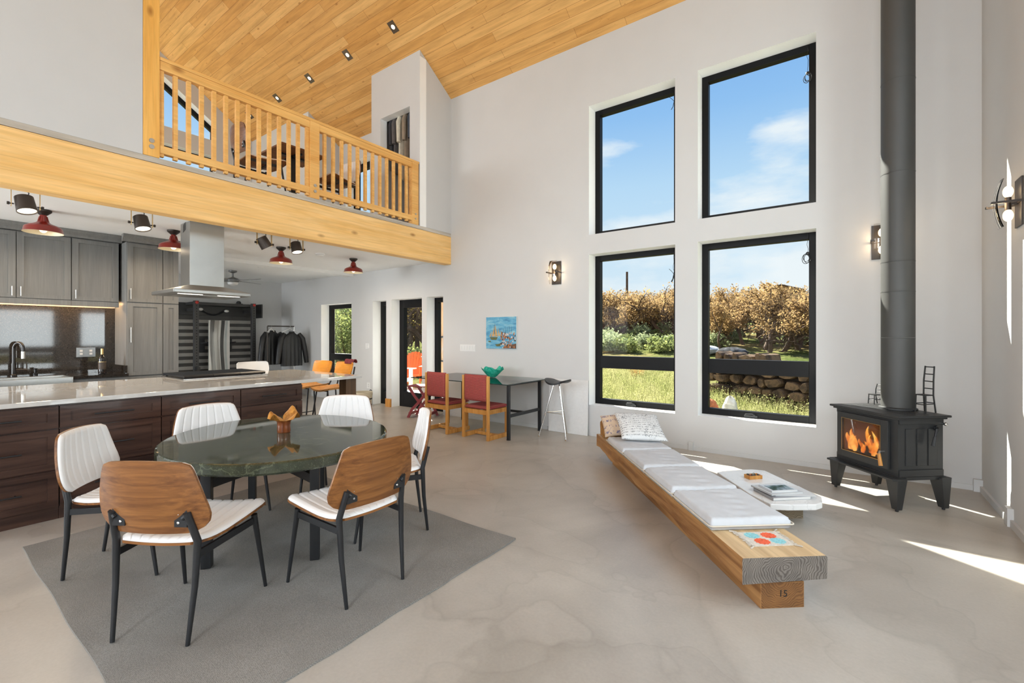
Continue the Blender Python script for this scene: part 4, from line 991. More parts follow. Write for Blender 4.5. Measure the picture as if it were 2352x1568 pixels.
for i in range(12):
    MB().sph((rnd.uniform(-.045, .045), rnd.uniform(-.02, .02), .028+rnd.uniform(0, .004)), (rnd.uniform(.007, .012), rnd.uniform(.006, .01), .008), 8, 6).build('pebble', plain('pebble_%d' % i, random.choice([(.05, .06, .05), (.5, .48, .42), (.12, .22, .16), (.3, .12, .08)]), .5), tb, smooth=True)

# ------------------------------------------------------------------ wood stove
sv = thing('wood_stove', 'black cast iron wood stove with a lit fire behind its glass door', 'wood stove', (.287, 5.127, 0), math.atan2(-.743, .669))
for sx in (-1, 1):
    for sy in (-1, 1):
        lg_ = MB(); x, y = sx*.285, sy*.195
        top = [(x-.055, y-.045), (x+.055, y-.045), (x+.055, y+.045), (x-.055, y+.045)]; fx, fy = sx*.302, sy*.208
        bot = [(fx-.026, fy-.022), (fx+.026, fy-.022), (fx+.026, fy+.022), (fx-.026, fy+.022)]
        lg_.add([(a, c_, .018) for a, c_ in bot]+[(a, c_, .27) for a, c_ in top], [(3, 2, 1, 0), (4, 5, 6, 7)]+[(i, (i+1) % 4, 4+(i+1) % 4, 4+i) for i in range(4)])
        lg_.cyl((fx, fy, 0), (fx, fy, .02), .012, 10); lg_.build('leg', 'stovecast', sv, bevel=.004)
bd = MB()
bd.bx(-.315, .315, -.205, .215, .25, .275)
bd.bx(-.30, -.285, -.195, .205, .275, .735).bx(.285, .30, -.195, .205, .275, .735).bx(-.285, .285, .19, .205, .275, .735).bx(-.285, .285, -.195, .19, .275, .30)
bd.bx(-.285, .285, -.195, -.18, .30, .335).bx(-.285, .285, -.195, -.18, .69, .735).bx(-.285, -.255, -.195, -.18, .335, .69).bx(.175, .285, -.195, -.18, .335, .69)
bd.build('firebox', 'stovecast', sv)
for s in (-1, 1):
    sp_ = MB()
    for k_ in range(3): sp_.bx(s*.3, s*(.306), -.13+.10*k_, -.05+.10*k_, .36, .66)
    sp_.bx(s*.3, s*.312, -.19, .20, .70, .735).bx(s*.3, s*.312, -.19, .20, .275, .33)
    sp_.build('side_panel', 'stovecast', sv, bevel=.003)
tp = MB().prism([(-.345, -.235), (.345, -.235), (.345, .235), (-.345, .235)], .752, .77).prism([(-.325, -.215), (.325, -.215), (.325, .22), (-.325, .22)], .735, .752); tp.build('top_plate', 'stovecast', sv, bevel=.005)
gr = MB()
for k_ in range(4): gr.bx(-.25, .30, -.10+.06*k_, -.095+.06*k_, .77, .7715)
gr.build('top_groove', 'black', sv)
ap = MB().prism([(-.345, -.20), (-.33, -.275), (.33, -.275), (.345, -.20)], .252, .268); ap.build('ash_lip', 'stovecast', sv, bevel=.004)
dr = MB(); y0, y1 = -.222, -.198; x0, x1, z0, z1 = -.27, .235, .315, .715
gx0, gx1, gz0, gz1 = x0+.05, x1-.065, z0+.06, z1-.05
dr.bx(x0, gx0, y0, y1, z0, z1).bx(gx1, x1, y0, y1, z0, z1).bx(gx0, gx1, y0, y1, z0, gz0).bx(gx0, gx1, y0, y1, gz1, z1); door = dr.build('stove_door', 'stovecast', sv, bevel=.004)
tr = MB().bx(gx0-.0015, gx0+.002, y0-.002, y0, gz0, gz1).bx(gx1-.002, gx1+.0015, y0-.002, y0, gz0, gz1).bx(gx0, gx1, y0-.002, y0, gz0-.0015, gz0+.002).bx(gx0, gx1, y0-.002, y0, gz1-.002, gz1+.0015); tr.build('glass_trim', 'brass', door)
MB().bx(gx0, gx1, y0+.010, y0+.014, gz0, gz1).build('stove_glass', pane('stove_glass', (.93, .91, .88, 1), .5), door)
hn = MB().tube([(x1-.03, y0, .46), (x1-.03, y0-.04, .46), (x1-.025, y0-.05, .44)], .008, 8); ho = hn.build('door_handle', 'nickel', door, smooth=True)
MB().tube([(x1-.025, y0-.052, .445), (x1-.0, y0-.06, .35)], [.012, .015], 10).build('wooden_grip', 'oak', ho, smooth=True)
lv = MB().cyl((.312, .13, .665), (.326, .13, .665), .022, 18).tube([(.325, .13, .665), (.345, .10, .66), (.35, .08, .60)], .010, 10); lvo = lv.build('air_lever', 'black', sv, smooth=True)
MB().tube([(.35, .08, .60), (.352, .06, .53)], [.012, .015], 10)  .build('coil_grip', 'stovecast', lvo, smooth=True)
MB().cyl((.312, .185, .70), (.335, .185, .70), .010, 12).sph((.34, .185, .70), .014, 10, 7).build('knob', 'chrome', sv, smooth=True)
# fire: logs, embers and flames inside the firebox
charm = build_split('charred_log', [rgb((14, 11, 9)), rgb((34, 24, 18)), rgb((70, 44, 26))], 30)
for p0, p1, r_ in (((-.25, -.0, .338), (.20, .03, .342), .040), ((-.24, -.11, .334), (.16, -.09, .334), .034), ((-.24, -.05, .395), (.10, -.07, .40), .030)):
    MB().tube([p0, tuple((a+c_)/2+.008 for a, c_ in zip(p0, p1)), p1], [r_, r_*1.06, r_*.95], 12).build('burning_log', charm, sv, smooth=True)
def flame_mat():
    m, nt, bb = newmat('flame'); nt.nodes.remove(bb); out = nt.nodes['Material Output']
    v = coords(nt); n_ = noise(nt, coords(nt, (9, 9, 3.2)), 1.0, 4, .6, 1.0)
    r = ramp(nt, n_.outputs[0], [(.3, (1.0, .10, .005, 1)), (.5, (1.0, .24, .02, 1)), (.68, (1.0, .62, .14, 1))]); e_ = nt.nodes.new('ShaderNodeEmission'); e_.inputs[1].default_value = 1.9; nt.links.new(r.outputs[0], e_.inputs[0])
    t = nt.nodes.new('ShaderNodeBsdfTransparent'); x = nt.nodes.new('ShaderNodeMixShader'); k_ = ramp(nt, n_.outputs[0], [(.38, (.05, .05, .05, 1)), (.62, (.95, .95, .95, 1))])
    nt.links.new(k_.outputs[0], x.inputs[0]); nt.links.new(t.outputs[0], x.inputs[1]); nt.links.new(e_.outputs[0], x.inputs[2]); nt.links.new(x.outputs[0], out.inputs[0]); return m
fm = flame_mat(); rnd = random.Random(4)
for x, hgt, w in ((-.235, .15, .06), (-.205, .19, .055), (-.17, .14, .045), (-.14, .09, .04), (-.07, .24, .045), (-.04, .17, .04), (-.10, .12, .04), (.02, .21, .045), (.05, .14, .04), (.085, .10, .035), (.12, .08, .03), (.15, .06, .025), (-.015, .10, .05)):
    pts = []; rs = []; y = rnd.uniform(-.150, -.07); ph = rnd.uniform(0, 6)
    for i in range(9):
        t_ = i/8; pts.append((x+.022*math.sin(ph+t_*5)*t_, y+.012*math.sin(ph+t_*4), .37+hgt*t_)); rs.append(max(.0015, w*.5*math.sin(PI*min(1, .18+t_*.82))**.8*(1-.35*t_)))
    MB().tube(pts, rs, 9).build('flame', fm, sv, smooth=True)
brk = plain('firebrick', (.16, .075, .045), .9, var=.2, scale=8)
MB().bx(-.283, .283, .175, .188, .301, .70).bx(-.283, -.27, -.17, .175, .301, .70).bx(.27, .283, -.17, .175, .301, .70).build('firebrick_lining', brk, sv)
d = bpy.data.lights.new('fire_glow', 'POINT'); d.energy = 3.0; d.color = (1, .40, .12); d.shadow_soft_size = .02
l = bpy.data.objects.new('fire_light', d); COL.objects.link(l); l.parent = sv; l.location = (-.06, .11, .345)
em = emit('embers', (1, .20, .03), 1.6)
b = MB()
for i in range(26): b.sph((rnd.uniform(-.24, .2), rnd.uniform(-.14, .1), .304+rnd.uniform(0, .012)), rnd.uniform(.008, .018), 7, 5)
b.build('embers', em, sv, smooth=True)['kind'] = 'stuff'
pp = thing('stove_pipe', 'tall black stove pipe rising from the stove to the ceiling', 'stove pipe', (.372, 5.20, .772))
ptop = zc(5.33)-.772-.002
segs = [0, .62, 1.02, 1.28, 2.05, 2.85, 3.7, 4.6, ptop]
for a, c_ in zip(segs, segs[1:]):
    MB().lathe([(.117, a+.001), (.117, c_-.006), (.1185, c_-.004), (.1185, c_-.0005), (.1, c_-.0005), (.1, a+.001)], n=40, cap=False).build('pipe_section', 'pipe', pp, smooth=True)
MB().lathe([(.118, 0), (.135, .0), (.135, .012), (.120, .02)], n=36, cap=False).build('collar', 'stovecast', pp, smooth=True)
def mini_chair(label, loc, rz, back, sh, rungs):
    t = thing('miniature_chair', label, 'miniature chair', loc, rz); w = .062 if back < .3 else .075; r_ = .0042 if back < .3 else .0058
    MB().bx(-w/2-.004, w/2+.004, -w/2-.004, w/2, sh-.004, sh+.004).build('seat', 'iron', t)
    for s in (-1, 1):
        MB().tube([(s*w/2*1.1, -w/2-.004, 0), (s*w/2, -w/2, sh)], r_, 7).build('leg', 'iron', t, smooth=True)
        MB().tube([(s*w/2*1.12, w/2+.022, 0), (s*w/2, w/2+.004, sh), (s*w/2, w/2+.006, sh+(back-sh)*.5), (s*w/2*.92, w/2+.018, back)], r_, 7).build('leg', 'iron', t, smooth=True)
    b = MB()
    for k_ in range(rungs):
        z = sh+(back-sh)*(k_+1)/rungs-.008; y = w/2+.006+.012*((k_+1)/rungs)**2; b.tube([(-w/2, y, z), (w/2, y, z)], r_*.8, 6)
    b.build('ladder_back', 'iron', t, smooth=True)
    b = MB()
    for s in (-1, 1): b.tube([(s*w/2, -w/2, sh*.5), (s*w/2*1.05, w/2+.012, sh*.5)], r_*.7, 6)
    b.tube([(-w/2, -w/2, sh*.45), (w/2, -w/2, sh*.45)], r_*.7, 6).tube([(-w/2, w/2+.012, sh*.55), (w/2, w/2+.012, sh*.55)], r_*.7, 6); b.build('stretcher', 'iron', t, smooth=True)
mini_chair('tiny black iron chair on the stove left of the pipe', (.225, 5.45, .7705), -.9, .185, .088, 3)
mini_chair('tall ladder-backed miniature iron chair on the stove right of the pipe', (.535, 5.105, .7705), -.75, .385, .145, 4)
# ------------------------------------------------------------------ glass table and what stands around it
gt = thing('glass_table', 'glass topped table with a black steel frame against the window wall', 'table', (-4.45, 5.30, 0))
X0, X1, Y0, Y1 = -5.20, -3.665, 4.93, 5.70
for x in (X0, X1):
    for y in (Y0, Y1):
        q = MB().bx(x+4.45-.019, x+4.45+.019, y-5.30-.019, y-5.30+.019, .012, .755).lathe([(.030, 0), (.030, .006), (.012, .012)], (x+4.45, y-5.30, 0), 16); q.build('leg', 'black', gt)
q = MB()
for x in (X0, X1): q.bx(x+4.45-.015, x+4.45+.015, Y0-5.3, Y1-5.3, .30, .34).bx(x+4.45-.015, x+4.45+.015, Y0-5.3, Y1-5.3, .73, .755)
q.bx(X0+4.45, X1+4.45, .02, .05, .305, .335).build('frame_rail', 'black', gt)
gm, nt, bb = newmat('tinted_glass'); nt.nodes.remove(bb)
t_ = nt.nodes.new('ShaderNodeBsdfTransparent'); t_.inputs[0].default_value = (.70, .80, .80, 1); g_ = nt.nodes.new('ShaderNodeBsdfGlossy'); g_.inputs['Roughness'].default_value = .02
fr_ = nt.nodes.new('ShaderNodeFresnel'); fr_.inputs[0].default_value = 1.55; x_ = nt.nodes.new('ShaderNodeMixShader')
nt.links.new(fr_.outputs[0], x_.inputs[0]); nt.links.new(t_.outputs[0], x_.inputs[1]); nt.links.new(g_.outputs[0], x_.inputs[2]); nt.links.new(x_.outputs[0], nt.nodes['Material Output'].inputs[0])
MB().bx(-5.42+4.45, -3.565+4.45, 4.76-5.3, 5.79-5.3, .757, .769).build('glass_top', gm, gt, bevel=.001)
MB().bx(-5.42+4.45, -3.565+4.45, 4.758-5.3, 4.7605-5.3, .757, .769).bx(-3.5655+4.45, -3.563+4.45, 4.76-5.3, 5.79-5.3, .757, .769).build('glass_edge', plain('dark_glass_edge', (.02, .035, .035), .2), gt)
gm2, nt, bb = newmat('sea_glass'); bb.inputs['Base Color'].default_value = (.04, .62, .45, 1); bb.inputs['Roughness'].default_value = .18; bb.inputs['Transmission Weight'].default_value = .55; bb.inputs['IOR'].default_value = 1.25
nn = noise(nt, coords(nt), 30, 4); rr_ = ramp(nt, nn.outputs[0], [(.3, (.01, .46, .33, 1)), (.7, (.12, .78, .62, 1))]); nt.links.new(rr_.outputs[0], bb.inputs['Base Color'])
b = MB(); n = 48
def bowl(u, v, off):
    a = 2*PI*u; r = .045+.13*v**.8; z = .004+.135*v+(.022*math.sin(5*a+.6)+.012*math.sin(9*a))*v**4
    return ((r-off)*math.cos(a), (r-off)*math.sin(a), z+(off*.8 if v < .1 else 0))
for off in (0, .005):
    vs = [bowl(i/n, j/12, off) for j in range(13) for i in range(n)]; b.add(vs, [(j*n+i, j*n+(i+1) % n, (j+1)*n+(i+1) % n, (j+1)*n+i) for j in range(12) for i in range(n)]+[tuple(range(n))])
N_ = 13*n; b.add([], []); b.f += [(12*n+i, 12*n+(i+1) % n, N_+12*n+(i+1) % n, N_+12*n+i) for i in range(n)]; b.mi += [0]*n
tag(b.build('glass_bowl', gm2, smooth=True, loc=(-4.36, 5.45, .7695)), 'sea green glass bowl with a wavy rim on the glass table', 'bowl')
wv = newmat('red_weave_cloth'); m_, nt, bb = wv
ck = nt.nodes.new('ShaderNodeTexBrick'); ck.inputs['Scale'].default_value = 42; ck.inputs['Mortar Size'].default_value = .035; ck.inputs['Brick Width'].default_value = .7; ck.inputs['Row Height'].default_value = .5
ck.inputs['Color1'].default_value = rgb((150, 40, 48)); ck.inputs['Color2'].default_value = rgb((132, 34, 44)); ck.inputs['Mortar'].default_value = rgb((176, 120, 96))
nt.links.new(coords(nt, (1, 1, 1), (PI/2, 0, 0)), ck.inputs['Vector']); nt.links.new(ck.outputs[0], bb.inputs['Base Color']); bb.inputs['Roughness'].default_value = .9; bump(nt, bb, ck.outputs['Fac'], -.4, .004)
def red_chair(label, loc, rz):
    t = thing('upholstered_chair', label, 'chair', loc, rz, 'red upholstered oak chairs at the glass table')
    for s in (-1, 1):
        MB().bx(s*.225-.019, s*.225+.019, -.235, -.20, 0, .865).build('rear_post', 'oak', t, bevel=.006)
        MB().bx(s*.205-.018, s*.205+.018, .18, .215, .05, .405).build('front_leg', 'oak', t, bevel=.005)
        MB().bx(s*.225-.016, s*.225+.016, -.20, .225, 0, .06).build('sled_rail', 'oak', t, bevel=.005)
        MB().bx(s*.20-.012, s*.20+.012, -.20, .18, .345, .405).build('side_rail', 'oak', t)
    MB().bx(-.206, .206, -.225, -.20, .345, .405).build('back_rail', 'oak', t); MB().bx(-.187, .187, .185, .21, .345, .405).build('front_rail', 'oak', t); MB().bx(-.209, .209, .0, .045, .012, .05).build('foot_stretcher', 'oak', t, bevel=.004)
    def sp(u, v, s_):
        x, y = 2*u-1, 2*v-1; e_ = max(0, (1-x**6)*(1-y**6)); return (x*.232, y*.225+.005, .43+s_*(.003+.027*e_**.5))
    MB().slab(lambda u, v: sp(u, v, 1), lambda u, v: sp(u, v, -.9), 18, 18).build('seat', m_, t, smooth=True, ang=2)
    def bp(u, v, s_):
        x, y = 2*u-1, 2*v-1; e_ = max(0, (1-x**8)*(1-y**8)); return (x*.205, -.218+s_*(.004+.022*e_**.5)-.012*(1-x*x), .70+y*.178)
    MB().slab(lambda u, v: bp(u, v, 1), lambda u, v: bp(u, v, -1), 18, 14).build('back_pad', m_, t, smooth=True, ang=2)
    return t
rc1 = red_chair('red upholstered oak chair nearer the glass table corner, in front of the bowl', (-4.065, 4.94, 0), -.03)
dup(rc1, 'red upholstered oak chair on the side toward the door', (-4.80, 4.93, 0), -.06)
st = thing('bar_stool', 'black seated chrome tripod stool beside the leaning white panel', 'stool', (-3.235, 5.505, 0))
def ss(u, v, o_):
    x, y = 2*u-1, 2*v-1; r = (1-.15*abs(x)); xx = x*.19*math.sqrt(1-y*y/2); yy = y*.165*math.sqrt(1-x*x/2)
    return (xx, yy, .765+.10*x*x*.35-.06*y*y*.3+o_)
MB().slab(lambda u, v: ss(u, v, .010), lambda u, v: ss(u, v, -.016), 18, 18).build('seat', 'black', st, smooth=True, ang=1.2)
feet = [(-.22, -.145), (.215, -.152), (.0, .255)]
for x, y in feet: MB().tube([(x*.18, y*.18, .755), (x, y, .012)], [.013, .009], 12).lathe([(.016, 0), (.018, .006), (.010, .014)], (x, y, 0), 14).build('leg', 'chrome', st, smooth=True)
b = MB(); pts = [(x*.62, y*.62, .34) for x, y in feet]
for i in range(3): b.tube([pts[i], pts[(i+1) % 3]], .005, 8)
b.build('foot_ring', 'chrome', st, smooth=True)
o = MB().box((0, 0, .387), (.64, .012, .775), Matrix.Rotation(-.028, 3, 'X')).build('leaning_panel', plain('drywall_panel', (.76, .755, .745), .8, var=.03, scale=30, bmp=.2, bscale=60), loc=(-3.237, 5.795, .002))
tag(o, 'flat white drywall panel leaning on the window wall behind the stool', 'panel')
# painting of a harbour with sailing boats (generic)
pt = thing('painting', 'small unframed painting of sailing boats in a blue harbour', 'painting', (-4.475, D, 1.455))
MB().bx(-.308, .308, -.028, -.001, -.258, .258).build('canvas', plain('canvas_edge', (.72, .71, .68), .7), pt)
def paint_mat():
    m, nt, bb = newmat('harbour_paint'); v = coords(nt); sp = nt.nodes.new('ShaderNodeSeparateXYZ'); nt.links.new(v, sp.inputs[0])
    n_ = noise(nt, coords(nt, (6, 6, 22)), 1.0, 5, .6, .4); r = ramp(nt, n_.outputs[0], [(.3, rgb((48, 118, 160))), (.5, rgb((92, 164, 196))), (.7, rgb((150, 196, 204)))])
    nt.links.new(r.outputs[0], bb.inputs['Base Color']); bb.inputs['Roughness'].default_value = .5; bump(nt, bb, n_.outputs[0], .3, .004); return m
MB().bx(-.306, .306, -.0295, -.0283, -.256, .256).build('painted_sea_and_sky', paint_mat(), pt)
def flat(polys, y): 
    b = MB()
    for p in polys: b.prism(p, y, y+.0012, 'y')
    return b
flat([[(-.19, -.06), (-.13, -.06), (-.135, .10)], [(-.12, -.06), (-.06, -.06), (-.115, .13)], [(-.05, -.05), (-.01, -.05), (-.06, .08)], [(.0, -.06), (.03, -.06), (-.0, .05)], [(-.24, -.06), (-.205, -.06), (-.185, .03)]], -.0310).build('painted_print', plain('sail_ochre', rgb((196, 158, 104)), .6, var=.25, scale=60), pt)
flat([[(-.23, -.07), (-.06, -.07), (-.09, -.115), (-.19, -.115)], [(-.12, -.19), (.03, -.165), (.0, -.215), (-.08, -.22)], [(-.26, -.13), (-.20, -.13), (-.21, -.15), (-.25, -.15)]], -.0324).build('painted_print', plain('hull_olive', rgb((92, 96, 52)), .6, var=.3, scale=60), pt)
rnd = random.Random(12); gs = [[], [], []]
for i in range(90):
    x = rnd.uniform(.0, .295); z = rnd.uniform(-.24, .02-.10*abs(x-.2)); s_ = rnd.uniform(.008, .018); gs[i % 3].append([(x-s_*.6, z-s_), (x+s_*.6, z-s_), (x+s_*.7, z+s_*.6), (x, z+s_*1.2), (x-s_*.7, z+s_*.5)])
gs[0].append([(.02, -.25), (.305, -.25), (.305, -.17), (.08, -.21)])
for k_, (nm, c) in enumerate((('quay', (104, 74, 54)), ('crowd_white', (214, 206, 200)), ('crowd_ochre', (176, 112, 66)))): flat(gs[k_], -.0335-.0012*k_).build('painted_print', plain(nm, rgb(c), .6, var=.2, scale=50), pt)
flat([[(x, -.02), (x+.003, -.02), (x+.0035, h_), (x+.0005, h_)] for x, h_ in ((.05, .07), (.09, .10), (.13, .09), (.17, .11), (.21, .10), (-.118, .15), (-.138, .12))], -.0375).build('painted_print', plain('mast_dark', rgb((58, 62, 60)), .6), pt)

# ------------------------------------------------------------------ wall sconces
clr = pane('seeded_glass', (.96, .95, .93, 1), 1.0)
def sconce(label, loc, rz):
    t = thing('wall_sconce', label, 'wall lamp', loc, rz, 'two-bulb wall sconces')     # local: wall at y=0, room toward -y
    MB().bx(-.078, .078, -.012, -.001, -.17, .17).build('back_plate', 'dark_bronze', t, bevel=.002)
    MB().bx(-.012, .012, -.06, -.012, -.012, .012).build('stem', 'dark_bronze', t)
    MB().lathe([(.017, -.045), (.017, .045)], (0, -.06, 0), 18).build('socket', 'dark_bronze', t, smooth=True)
    for s in (-1, 1): MB().sph((0, -.06, s*.085), (.028, .028, .042), 16, 10).build('bulb', 'bulb_soft', t, smooth=True)
    def sh(u, v, o_):
        a = (u-.5)*.62; z = (v-.5)*.34; r = .135-o_-.55*z*z*2.1
        return ((.08)*math.sin((u-.5)*2.0)*.95, -r*math.cos(a*.9)-.0, z)
    MB().slab(lambda u, v: sh(u, v, 0), lambda u, v: sh(u, v, .006), 10, 18).build('curved_glass', clr, t, smooth=True)
    b = MB()
    for x in (-.085, .085): b.bar((x, -.012, 0), (x*1.02, -.16, 0), .008, .016)
    b.bar((-.085, -.015, 0), (.085, -.015, 0), .008, .016).bar((-.086, -.155, 0), (-.06, -.155, 0), .008, .016).bar((.086, -.155, 0), (.06, -.155, 0), .008, .016)
    b.build('glass_holder', 'dark_bronze', t)
    d = bpy.data.lights.new('sconce_light', 'POINT'); d.energy = 2.2; d.color = (1, .72, .42); d.shadow_soft_size = .05
    l = bpy.data.objects.new('lamp_light', d); COL.objects.link(l); l.parent = t; l.location = (0, -.11, 0); return t
s0 = sconce('two-bulb bronze wall sconce between the painting and the windows', (-3.452, D, 2.338), 0)
dup(s0, 'two-bulb bronze wall sconce partly hidden behind the stove pipe', (.292, D, 2.342), 0)
dup(s0, 'two-bulb bronze wall sconce with curved glass on the right wall, cut by the edge', (XR, 4.718, 2.352), -PI/2)
# dangling blind-motor wires in the four big windows
def wire(label, x, ztop, zb, seed, kind):
    rnd = random.Random(seed); y = D+.17; t = thing('dangling_wire', label, 'wire', (x, y, ztop), 0, 'loose wires hanging in the big windows')
    L = zb-ztop; pts = [(rnd.uniform(-.006, .006)*(1 if i else 0), 0, L*i/8) for i in range(9)]; MB().tube(pts, .0022, 6).build('lead', 'black', t, smooth=True)
    b = MB()
    if kind == 'coil':
        for k_ in range(3):
            cx_, cz_, r_ = rnd.uniform(-.02, .015), L-.055+rnd.uniform(-.015, .015), rnd.uniform(.03, .05)
            b.tube([(cx_+r_*math.cos(2*PI*i/16)*.8, rnd.uniform(-.006, .006), cz_+r_*math.sin(2*PI*i/16)*1.25) for i in range(16)], .0032, 6, closed=True)
        b.sph((0, 0, L-.01), (.018, .010, .02), 8, 6)
    else:
        for k_ in range(6): a = rnd.uniform(-.6, .6)+PI*(k_ % 2)*.15; b.tube([(0, 0, L), (.03*math.sin(a), rnd.uniform(-.01, .01), L-.06), (.05*math.sin(a*1.5), rnd.uniform(-.01, .01), L-.10)], .004, 6)
        b.tube([(0, 0, L), (-.03, 0, L+.04), (-.06, 0, L+.07)], .003, 6)
    b.build('wire_tangle', 'black', t, smooth=True); return t
wire('tied loop of black wire hanging in the upper left big window', -1.79, 4.60, 4.45, 1, 'tie')
wire('black coil of wire hanging in the upper right big window', -.335, 4.60, 4.33, 2, 'coil')
wire('tangled black wire hanging in the lower left big window', -1.795, 2.50, 2.21, 3, 'tie')
wire('black coil of wire hanging in the lower right big window', -.335, 2.50, 2.33, 4, 'coil')

# ------------------------------------------------------------------ stools at the island end, basket, folding stool
def bar_chair(name, label, loc, rz, mat, seatmat, group=None):
    t = thing(name, label, 'stool', loc, rz, group)
    def sp(u, v, o_):
        x, y = 2*u-1, 2*v-1; r = 1-.12*max(0, -y); return (x*.21*r*math.sqrt(1-.18*y*y), y*.20, .66+.025*x*x-.018*y*abs(y)*.6+o_)
    MB().slab(lambda u, v: sp(u, v, .0), lambda u, v: sp(u, v, -.022), 14, 12).build('seat', seatmat, t, smooth=True)
    def bp(u, v, o_):
        x = 2*u-1; w = .225*lut(v, [(0, .86), (.1, .95), (.5, 1), (.88, .98), (.96, .94), (1, .86)])
        return (x*w, -.215-.05*v+.05*x*x+o_, .83+.195*v)
    MB().slab(lambda u, v: bp(u, v, .0), lambda u, v: bp(u, v, -.014), 18, 10).build('backrest', mat, t, smooth=True)
    for s in (-1, 1):
        MB().tube([(s*.20, -.22, 0), (s*.17, -.17, .62), (s*.19, -.215, .72), (s*.195, -.258, .96)], .011, 10).build('rear_leg', 'black', t, smooth=True)
        MB().tube([(s*.20, .21, 0), (s*.15, .13, .64)], .011, 10).build('front_leg', 'black', t, smooth=True)
    b = MB()
    for s in (-1, 1): b.tube([(s*.19, -.20, .24), (s*.185, .185, .24)], .007, 8)
    b.tube([(-.19, .19, .22), (.19, .19, .22)], .008, 8).tube([(-.165, -.16, .63), (.165, -.16, .63)], .008, 8).tube([(-.15, .13, .635), (.15, .13, .635)], .008, 8); b.build('foot_rail', 'black', t, smooth=True); return t
os1 = bar_chair('oak_bar_stool', 'honey wood bar stool with a black frame at the counter end, toward the clothes rack', (-6.47, 3.72, 0), PI+.05, 'honey', 'oak', 'honey wood bar stools at the island end')
dup(os1, 'honey wood bar stool at the counter end with a burgundy throw on its back', (-5.93, 3.72, 0), PI-.05)
ws = bar_chair('white_bar_stool', 'white bar stool behind the island, its back rising above the counter', (-6.86, 3.17, 0), -PI/2, 'plastic_w', 'plastic_w')
for o in [c for c in bpy.data.objects if c.parent == ws]:
    pass
burg = plain('burgundy_cloth', rgb((104, 30, 38)), .8, var=.1, bmp=.2, bscale=20)
def thr(u, v, o_):
    x = 2*u-1; z = 1.031+.016*math.sin(v*PI)+o_; y = 3.985+.035*math.cos(v*PI)
    if v < .35: z -= (.35-v)*.06
    if v > .65: z -= (v-.65)*.10
    return (-5.84+x*.105, y+.004*math.sin(9*x), z+.004*math.sin(7*x+3*v))
o = MB().slab(lambda u, v: thr(u, v, .018), lambda u, v: thr(u, v, .004), 14, 14).build('burgundy_throw', burg, smooth=True); tag(o, 'folded burgundy throw draped over the back of the right bar stool', 'throw')
bk = thing('storage_basket', 'round cream woven basket with black handles beside the sidelight', 'basket', (-7.70, 5.52, 0))
cm, nt, bb = newmat('basket_weave'); wv_ = nt.nodes.new('ShaderNodeTexWave'); wv_.bands_direction = 'Z'; wv_.inputs['Scale'].default_value = 30; nt.links.new(coords(nt), wv_.inputs['Vector'])
rr_ = ramp(nt, wv_.outputs[0], [(.2, rgb((176, 160, 130))), (.8, rgb((222, 212, 190)))]); nt.links.new(rr_.outputs[0], bb.inputs['Base Color']); bb.inputs['Roughness'].default_value = .9; bump(nt, bb, wv_.outputs[0], .5, .01)
MB().lathe([(.0, .004), (.15, 0), (.165, .02), (.19, .30), (.182, .30), (.155, .02), (0, .016)], n=36).build('basket_body', cm, bk, smooth=True)
MB().lathe([(.168, .03), (.1705, .06), (.172, .06), (.170, .03)], n=36, cap=False).lathe([(.179, .155), (.1815, .18), (.183, .18), (.181, .155)], n=36, cap=False).build('black_band', 'black', bk, smooth=True)
for s in (-1, 1): MB().tube([(s*.05*math.cos(k_*PI/8), -.185*1.0 if s < 0 else .19, .23+.09*math.sin(k_*PI/8)) for k_ in range(9)] if True else [], .008, 8).build('handle', 'black', bk, smooth=True)
fs_ = thing('folding_stool', 'dark red wooden folding stool in front of the door, beyond the red chairs', 'stool', (-5.93, 5.48, 0), .35)
b = MB()
for k_ in range(5): b.bx(-.22, .22, -.17+.07*k_, -.11+.07*k_, .53, .55)
b.build('slatted_top', 'redpaint', fs_, bevel=.003)
for y in (-.15, .15):
    for s in (-1, 1):
        pts = [(s*.20, 0), (s*.13, .14), (s*.0, .27), (-s*.11, .40), (-s*.20, .53)]
        b = MB()
        for (xa, za), (xb, zb) in zip(pts, pts[1:]): b.bar((xa, y+s*.012, za), (xb, y+s*.012, zb), .018, .045)
        b.build('leg', 'redpaint', fs_)
b = MB().bx(-.2, -.16, -.15, .15, .05, .09).bx(.16, .2, -.15, .15, .05, .09).build('stretcher', 'redpaint', fs_)

# ------------------------------------------------------------------ gym corner: rack, resin panel, clothes rail
gr_ = thing('storage_rack', 'black steel wall gym rack with perforated uprights and a slatted panel', 'gym rack', (-11.2, 4.36, 0))
def G(b, x0, x1, y0, y1, z0, z1): return b.bx(x0+11.2, x1+11.2, y0-4.36, y1-4.36, z0, z1)
slm = plain('grey_steel_slat', (.30, .29, .27), .45, .2, var=.1); drk = plain('rack_black', (.028, .028, .029), .45, var=.1); mid_ = plain('rack_backing_grey', (.055, .053, .051), .5, var=.1)  # dark grey backing behind the lighter slats
G(MB(), -11.47, -11.44, 2.6, 5.12, .30, 2.12).build('backing_panel', mid_, gr_)
for k_ in range(10): G(MB(), -11.44, -11.405, 2.62, 5.06, .38+.145*k_, .455+.145*k_).build('slat', slm, gr_, bevel=.006)
G(MB(), -11.44, -11.39, 2.6, 5.14, 1.86, 2.12).build('top_board', drk, gr_)
G(MB(), -11.44, -11.0, 5.12, 5.15, 1.82, 2.14).build('side_bracket', drk, gr_)
hole = plain('hole_black', (.004, .004, .004), .8)
